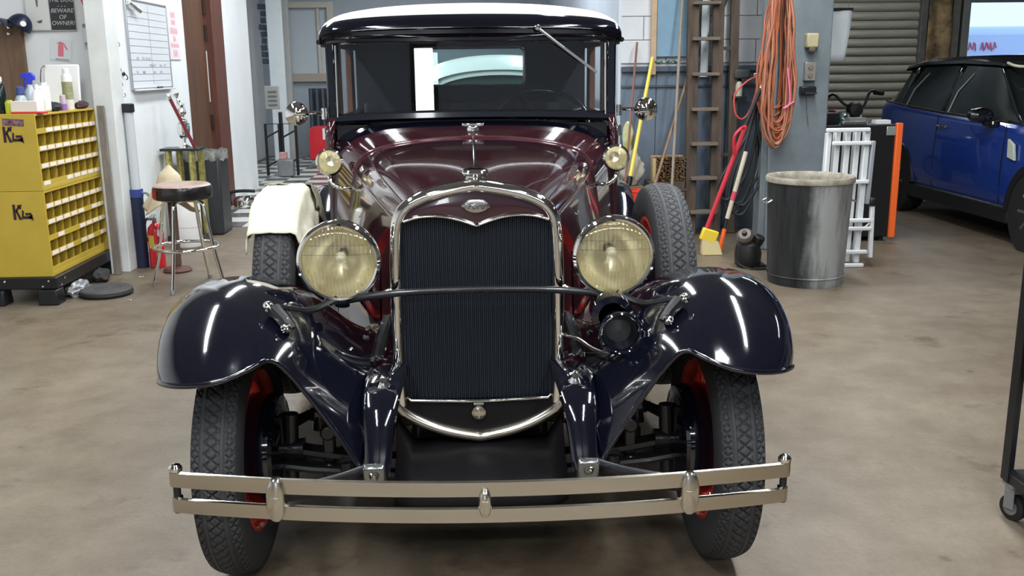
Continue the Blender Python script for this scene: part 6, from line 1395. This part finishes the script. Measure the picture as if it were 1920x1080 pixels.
# small motorcycle behind the tool cabinet
t = thing('mini_motorbike', 'small teal motorbike with wide handlebars parked behind the tool cabinet', 'motorbike', (3.72, 9.55, 0))
bm = nb(); lathe(bm, [(0.0, 0.16), (0.05, 0.155), (0.10, 0.10), (0.12, 0.0), (0.10, -0.10), (0.0, -0.14)], (0, -0.05, 0.93), (0, 1, 0.1), n=20, sq=0.8); obj('fuel_tank', bm, mat('teal_paint', (0.02, 0.13, 0.11), 0.25, coat=0.5), t)
bm = nb(); tube(bm, smooth_pts([(-0.26, -0.10, 1.09), (-0.20, -0.18, 1.19), (-0.10, -0.22, 1.10), (0.0, -0.24, 1.06), (0.10, -0.22, 1.08), (0.17, -0.18, 1.21), (0.28, -0.12, 1.20)], 4), 0.013, n=8); obj('handlebar', bm, black_plastic, t, smooth=80)
for s, z in ((-1, 1.09), (1, 1.20)):
    bm = nb(); cyl(bm, (s*0.24, -0.12, z), (s*0.34, -0.08, z-0.01), 0.022, n=12); obj('grip', bm, black_rubber, t)
bm = nb(); lathe(bm, [(0.0, 0.05), (0.06, 0.04), (0.085, 0.0), (0.07, -0.04), (0.0, -0.06)], (0, -0.25, 1.04), (0, -1, 0.1), n=20); obj('headlamp', bm, dk, t)
bm = nb(); box(bm, (0, 0.30, 0.90), (0.18, 0.5, 0.10)); obj('seat', bm, black_plastic, t, bevel=0.03)
bm = nb(); box(bm, (0, 0.1, 0.58), (0.14, 0.6, 0.50)); obj('engine_frame', bm, dk, t, bevel=0.03)
for y in (-0.45, 0.60):
    bm = nb(); lathe(bm, [(0.18, 0.04), (0.24, 0.045), (0.28, 0.0), (0.24, -0.045), (0.18, -0.04)], (0, y, 0.28), (1, 0, 0), n=32); w_ = obj('wheel', bm, black_rubber, t)
    bm = nb(); cyl(bm, (-0.05, y, 0.28), (0.05, y, 0.28), 0.19, n=24); obj('hub_disc', bm, grey_metal, w_)
for s in (-1, 1):
    bm = nb(); cyl(bm, (s*0.06, -0.45, 0.28), (s*0.06, -0.24, 1.05), 0.02, n=10); obj('fork', bm, grey_metal, t)
bm = nb(); box(bm, (-0.22, -0.15, 0.95), (0.06, 0.1, 0.2), rot=(0, 0.5, 0)); obj('red_shroud', bm, mat('shroud_red', (0.22, 0.02, 0.03), 0.4), t, bevel=0.02)
# sheet and chain beside the post
t = thing('white_poster', 'creased white poster hung beside the grey post', 'poster', (3.13, 8.36, 1.50))
bm = nb(); rows = [[(-0.10+0.235*i/6, 0.010*math.sin(i*1.3+j*0.8), 0.42*j/6) for i in range(7)] for j in range(7)]
for j in range(7):
    for i in range(7): rows[j][i] = (rows[j][i][0]-0.035*(1-j/6)*(1 if i == 6 else 0.5), rows[j][i][1], rows[j][i][2])
grid(bm, rows); obj('sheet', bm, mat('pale_blue_white_paper', (0.74, 0.80, 0.82), 0.5), t, solid=0.001, smooth=60)
bm = nb(); box(bm, (0.0, 0.0, 0.43), (0.28, 0.02, 0.02)); obj('top_batten', bm, dk, t)
for x in (-0.1, 0.1):
    bm = nb(); cyl(bm, (x, 0, 0.43), (x, 0, 2.0), 0.002, n=5); obj('hanging_wire', bm, steel, t)
t = thing('hanging_chain', 'steel chain hanging beside the white poster', 'chain', (2.99, 8.22, 1.62))
for k in range(40):
    bm = nb(); a = k % 2
    tube(bm, [(0.010*math.cos(2*PI*i/10)*(1 if a else 0.0), 0.010*math.cos(2*PI*i/10)*(0 if a else 1.0), 0.046*k+0.028*math.sin(2*PI*i/10)) for i in range(10)], 0.0045, n=5, closed=True)
    obj('link', bm, mat('dark_chain', (0.12, 0.12, 0.12), 0.35, 0.8), t)

# ---- blue hatchback ------------------------------------------------------
BC = thing('blue_hatchback', 'blue hatchback with a black roof parked in the right bay', 'car', (5.25, 8.55, 0))
blue_paint = mat('metallic_blue', (0.012, 0.045, 0.27), 0.22, 0.25, coat=1.0)
dglass = mat('tinted_glass', (0.012, 0.016, 0.016), 0.04, spec=0.8)
gl_black = mat('gloss_black_roof', (0.008, 0.008, 0.010), 0.12, coat=1.0)
def bsec(y, hw, zb, zm, zt, crown):
    h = [(0.90*hw, zb), (0.97*hw, zb+0.10), (hw, (zb+zm)/2), (0.995*hw, zm), (0.975*hw, zt-0.07), (0.94*hw, zt-0.015), (0.86*hw, zt), (0.45*hw, zt+crown), (0, zt+crown*1.3)]
    return [(-x, y, z) for x, z in h]+[(x, y, z) for x, z in h[-2::-1]]
secs = [bsec(-2.02, .55, .28, .50, .62, .02), bsec(-1.97, .72, .24, .52, .74, .03), bsec(-1.80, .82, .22, .55, .85, .05), bsec(-1.45, .88, .22, .58, .93, .06), bsec(-0.95, .885, .22, .62, .975, .05), bsec(-0.75, .885, .22, .65, .99, .03), bsec(0.3, .89, .22, .68, 1.02, 0.0), bsec(1.2, .89, .22, .70, 1.06, 0.0), bsec(1.62, .87, .24, .70, 1.085, 0.0), bsec(1.80, .82, .27, .68, 1.07, 0), bsec(1.88, .70, .32, .6, 0.98, 0)]
bm = nb(); V = grid(bm, [[tuple(p) for p in r] for r in resample([[Vector(p) for p in r] for r in secs], 4, 1)]); bm.faces.new(V[0]); bm.faces.new(V[-1][::-1]); body = obj('body', bm, blue_paint, BC, smooth=50)
def gsec(y, hb, ht, zb, zt):
    h = [(hb, zb), (hb*0.6+ht*0.4, zb+(zt-zb)*0.45), (ht, zt-0.03), (ht*0.92, zt), (0, zt+0.015)]
    return [(-x, y, z) for x, z in h]+[(x, y, z) for x, z in h[-2::-1]]
bm = nb(); V = grid(bm, [gsec(-0.98, .80, .76, .96, 1.00), gsec(-0.62, .82, .70, .97, 1.24), gsec(-0.28, .83, .67, .98, 1.475), gsec(0.35, .83, .67, 1.0, 1.505), gsec(1.1, .83, .67, 1.04, 1.49), gsec(1.45, .82, .66, 1.06, 1.44), gsec(1.78, .78, .66, 1.06, 1.10)]); obj('glasshouse', bm, dglass, BC, smooth=30)
bm = nb(); V = grid(bm, [gsec(-0.36, .70, .68, 1.44, 1.485), gsec(-0.28, .705, .69, 1.45, 1.505), gsec(0.35, .705, .69, 1.47, 1.535), gsec(1.1, .705, .69, 1.46, 1.52), gsec(1.5, .70, .67, 1.42, 1.475), gsec(1.58, .68, .64, 1.40, 1.44)]); bm.faces.new(V[0]); bm.faces.new(V[-1][::-1]); obj('roof', bm, gl_black, BC, smooth=50)
def gx(y, z):   # side of the glasshouse at height z
    return -(0.83*(1-(z-1.0)/0.5)+0.67*((z-1.0)/0.5))-0.004
for y0, y1, w in ((-0.92, -0.30, 0.05), (0.42, 0.36, 0.07), (1.36, 1.22, 0.08)):
    bm = nb(); rows = []
    for i in range(6):
        z = 1.0+0.09*i; y = y0+(y1-y0)*i/5; rows.append([(gx(y, z)-0.002, y-w/2, z), (gx(y, z)-0.006, y, z), (gx(y, z)-0.002, y+w/2, z)])
    grid(bm, rows); obj('window_pillar', bm, gl_black, BC, smooth=60, solid=0.008)
for y0, y1 in ((0.30, 0.16), (1.20, 1.02)):
    bm = nb(); tube(bm, [(gx(y0, 1.03)-0.004, y0, 1.03), (gx((y0+y1)/2, 1.2)-0.006, (y0+y1)/2+0.02, 1.22), (gx(y1, 1.4)-0.004, y1-0.05, 1.38)], [0.008, 0.007, 0.004], n=6); obj('pillar_trim', bm, mat('grey_trim', (0.35, 0.38, 0.36), 0.3), BC)
bm = nb(); tube(bm, [(-0.868, -0.80, 1.0), (-0.872, 0.3, 1.03), (-0.870, 1.2, 1.07), (-0.85, 1.60, 1.09)], 0.009, n=6); obj('belt_trim', bm, black_plastic, BC)
bm = nb(); box(bm, (-0.86, 0.05, 0.25), (0.06, 2.0, 0.14)); obj('sill', bm, black_plastic, BC, bevel=0.02)
for y in (-1.30, 1.18):
    bm = nb(); lathe(bm, [(0.0, 0.11), (0.21, 0.11), (0.225, 0.095), (0.24, 0.10), (0.30, 0.09), (0.315, 0.05), (0.315, -0.08), (0.0, -0.08)], (-0.77, y, 0.315), (-1, 0, 0), n=36); w_ = obj('wheel', bm, black_rubber, BC)
    bm = nb(); lathe(bm, [(0.0, 0.105), (0.04, 0.112), (0.19, 0.108), (0.205, 0.114), (0.215, 0.112)], (-0.77, y, 0.315), (-1, 0, 0), n=36); obj('alloy_rim', bm, mat('dark_alloy', (0.10, 0.10, 0.11), 0.35, 0.7), w_)
    for k in range(8):
        a = 2*PI*k/8; bm = nb(); cyl(bm, (-0.885, y+0.03*math.cos(a), 0.315+0.03*math.sin(a)), (-0.885, y+0.19*math.cos(a), 0.315+0.19*math.sin(a)), 0.012, 0.016, n=6); obj('spoke', bm, mat('alloy_spoke', (0.22, 0.22, 0.23), 0.3, 0.8), w_)
    bm = nb(); rows = []
    for i in range(21):
        a = PI*i/20-0.05; rows.append([(-0.868, y+0.335*math.cos(a), 0.31+0.335*math.sin(a)), (-0.900, y+0.335*math.cos(a), 0.31+0.335*math.sin(a)), (-0.902, y+0.395*math.cos(a), 0.31+0.40*math.sin(a)), (-0.868, y+0.40*math.cos(a), 0.31+0.405*math.sin(a))])
    grid(bm, rows); obj('arch_trim', bm, black_plastic, BC, smooth=60)
    bm = nb(); cyl(bm, (-0.80, y, 0.31), (-0.893, y, 0.31), 0.338, n=40); obj('wheel_well', bm, black_rubber, BC)
for y, z0, z1 in ((-0.78, 0.33, 0.97), (0.40, 0.33, 1.0)):
    bm = nb(); tube(bm, [(-0.868, y+0.02, z0), (-0.889, y, 0.5), (-0.888, y, 0.68), (-0.868, y, z1)], 0.004, n=5); obj('door_seam', bm, black_plastic, BC)
bm = nb(); tube(bm, smooth_pts([(-0.872, 0.20, 0.905), (-0.905, 0.22, 0.905), (-0.905, 0.36, 0.912), (-0.872, 0.38, 0.912)]), 0.010, n=8); obj('door_handle', bm, chrome, BC)
bm = nb(); lathe(bm, [(0.0, 0.075), (0.06, 0.065), (0.10, 0.02), (0.105, -0.03), (0.09, -0.05), (0.0, -0.055)], (-0.985, -0.58, 1.045), (0, -1, 0), n=24, sq=0.62); mr = obj('wing_mirror', bm, gl_black, BC)
bm = nb(); tube(bm, [(-0.84, -0.60, 0.985), (-0.90, -0.59, 0.97), (-0.95, -0.58, 1.0)], [0.04, 0.035, 0.04], n=8); obj('mirror_foot', bm, gl_black, mr)
bm = nb(); rows = [[(-0.985+0.108*math.sin(a), -0.58-0.02-0.03*j, 1.045+0.065*math.cos(a)) for a in [-0.7+0.1*i for i in range(15)]] for j in range(2)]; grid(bm, rows); obj('mirror_cap', bm, mat('silver_cap', (0.35, 0.36, 0.36), 0.2, 0.8), mr, smooth=60)
bm = nb(); prism(bm, [(-0.06, 0.0), (0.05, 0.02), (0.06, 0.17), (-0.03, 0.13)], -0.012, 0.012, 'yz'); obj('side_scuttle', bm, mat('pale_scuttle', (0.50, 0.54, 0.45), 0.3), BC, loc=(-0.89, -0.93, 0.70), bevel=0.006)
bm = nb(); tube(bm, smooth_pts([(-0.70, -0.40, 1.47), (-0.66, -0.52, 1.44), (-0.40, -0.56, 1.44)]), 0.012, n=6); obj('windshield_trim', bm, mat('cream_trim2', (0.7, 0.7, 0.5), 0.3), BC)
bm = nb(); cyl(bm, (-0.80, -1.7, 0.63), (-0.60, -1.93, 0.63), 0.10, n=20); obj('headlamp', bm, mat('headlamp_glass', (0.6, 0.62, 0.62), 0.1), BC)
bm = nb(); box(bm, (0, -2.0, 0.35), (1.1, 0.06, 0.14)); obj('grille', bm, black_plastic, BC, bevel=0.02)

# ---- outside the window: a pale van with red lettering, in daylight ----------
t = thing('white_van', 'pale van with red lettering outside the bay window', 'van', (8.6, 17.2, 0.55))
bm = nb(); box(bm, (0, 0.9, 0.78), (4.2, 1.7, 1.56)); obj('body', bm, mat('van_paint', (0.55, 0.65, 0.85), 0.35), t, bevel=0.15)
bm = nb(); box(bm, (-0.35, 0.04, 1.25), (0.7, 0.03, 0.36)); obj('side_window', bm, mat('van_glass', (0.10, 0.16, 0.30), 0.1), t, bevel=0.03)
for k in (0, 1, 2, 4, 5, 6, 7):
    bm = nb(); x = 0.22+0.075*k; tube(bm, [(x, 0.035, 1.15), (x+0.02, 0.035, 1.28), (x+0.045, 0.035, 1.16+0.04*(k % 3)), (x+0.055, 0.035, 1.13+0.05*(k % 2))], 0.010, n=5); obj('red_lettering', bm, mat('van_red', (0.75, 0.05, 0.12), 0.4), t)
for x in (-1.4, 1.3):
    bm = nb(); lathe(bm, [(0.0, 0.1), (0.22, 0.1), (0.33, 0.08), (0.35, 0.0), (0.33, -0.08)], (x, 0.12, -0.2), (0, -1, 0), n=24); obj('wheel', bm, black_rubber, t)
bm = nb(); box(bm, (8, 24, 0.05-0.1), (16, 20.5, 0.1)); struct('floor_outside', bm, mat('yard_concrete', (0.35, 0.35, 0.34), 0.8, var=0.2), smooth=0)
bm = nb(); box(bm, (8.6, 18.0, 0.17), (6, 4, 0.35)); struct('floor_kerb', bm, mat('yard_concrete'  , (0.35, 0.35, 0.34)), smooth=0)

# ---- black cart at the right edge --------------------------------------------
t = thing('steel_cart', 'black steel cart on casters at the right edge of the picture', 'cart', (1.715, 2.33, 0))
ck = mat('cart_black', (0.022, 0.022, 0.023), 0.45, 0.3, var=0.3)
for x, y in ((0.0, 0.0), (0.0, 0.55), (0.75, 0.0), (0.75, 0.55)):
    bm = nb(); prism(bm, [(0, 0), (0.042, 0), (0.042, 0.004), (0.004, 0.004), (0.004, 0.042), (0, 0.042)], 0.135, 0.95, 'xy')
    for v in bm.verts:
        if x > 0: v.co.x = -v.co.x
        if y > 0: v.co.y = -v.co.y
        v.co.x += x; v.co.y += y
    obj('upright', bm, ck, t, bevel=0.001)
    bm = nb(); lathe(bm, [(0.0, 0.016), (0.022, 0.016), (0.034, 0.014), (0.043, 0.012), (0.045, 0.0), (0.043, -0.012), (0.034, -0.014), (0.0, -0.016)], (x+0.035 if x == 0 else x-0.035, y+0.035 if y == 0 else y-0.035, 0.045), (0.9, 0.4, 0), n=28); cw_ = obj('caster_wheel', bm, black_rubber, t)
    bm = nb(); lathe(bm, [(0.0, 0.019), (0.024, 0.019), (0.026, 0.0), (0.024, -0.019), (0.0, -0.019)], (x+0.035 if x == 0 else x-0.035, y+0.035 if y == 0 else y-0.035, 0.045), (0.9, 0.4, 0), n=20); obj('caster_hub', bm, mat('caster_grey', (0.16, 0.155, 0.15), 0.5), cw_)
    bm = nb(); cx_, cy_ = (x+0.035 if x == 0 else x-0.035), (y+0.035 if y == 0 else y-0.035)
    box(bm, (cx_, cy_, 0.125), (0.06, 0.06, 0.008)); box(bm, (cx_+0.024, cy_+0.010, 0.085), (0.004, 0.035, 0.08), rot=(0, 0, 0.42)); box(bm, (cx_-0.024, cy_-0.010, 0.085), (0.004, 0.035, 0.08), rot=(0, 0, 0.42)); box(bm, (cx_, cy_, 0.108), (0.045, 0.03, 0.026)); obj('caster_fork', bm, grey_metal, cw_)
for z in (0.15, 0.60, 0.93):
    bm = nb(); box(bm, (0.375, 0.275, z), (0.74, 0.54, 0.03)); obj('shelf', bm, ck, t, bevel=0.003)
for x, z in ((0.0, 0.42), (0.0, 0.22), (0.0, 0.80)):
    bm = nb(); lathe(bm, [(0.0, 0.006), (0.007, 0.005), (0.009, 0.0)], (0.022, -0.001, z), (0, -1, 0), n=8); obj('bolt', bm, grey_metal, t)
t = thing('blue_jug', 'blue and white jug standing on the lower shelf of the black cart', 'jug', (1.815, 2.74, 0.166))
bm = nb(); lathe(bm, [(0.0, 0.0), (0.05, 0.0), (0.055, 0.01), (0.055, 0.08)], n=20); obj('body', bm, blue_plastic, t)
bm = nb(); lathe(bm, [(0.055, 0.08), (0.055, 0.16), (0.03, 0.20), (0.02, 0.22), (0.0, 0.22)], n=20); obj('upper', bm, white_plastic, t)

# small things on the ledge of the blue wall
t = thing('green_wire', 'tangle of green wire on the ledge of the blue-grey wall', 'wire', (1.72, 8.70, 1.476))
rnd = random.Random(12); bm = nb()
tube(bm, smooth_pts([(-0.10+0.022*i+0.02*math.sin(i*2.4), -0.012+0.012*math.cos(i*1.9), 0.012+0.035*abs(math.sin(i*1.3))) for i in range(12)], 5), 0.005, n=6); obj('strand', bm, mat('green_wire', (0.04, 0.14, 0.10), 0.5), t, smooth=80)
t = thing('ribbed_grey_box', 'small ribbed grey box on the ledge beside the pale blue door', 'box', (1.975, 8.672, 1.476))
bm = nb(); box(bm, (0, 0, 0.10), (0.10, 0.06, 0.20)); obj('case', bm, mat('ribbed_box_grey', (0.20, 0.23, 0.25), 0.5), t, bevel=0.006)
for k in range(6):
    bm = nb(); box(bm, (0, -0.032, 0.03+0.028*k), (0.085, 0.008, 0.010)); obj('rib', bm, mat('ribbed_box_light', (0.32, 0.36, 0.38), 0.5), t)
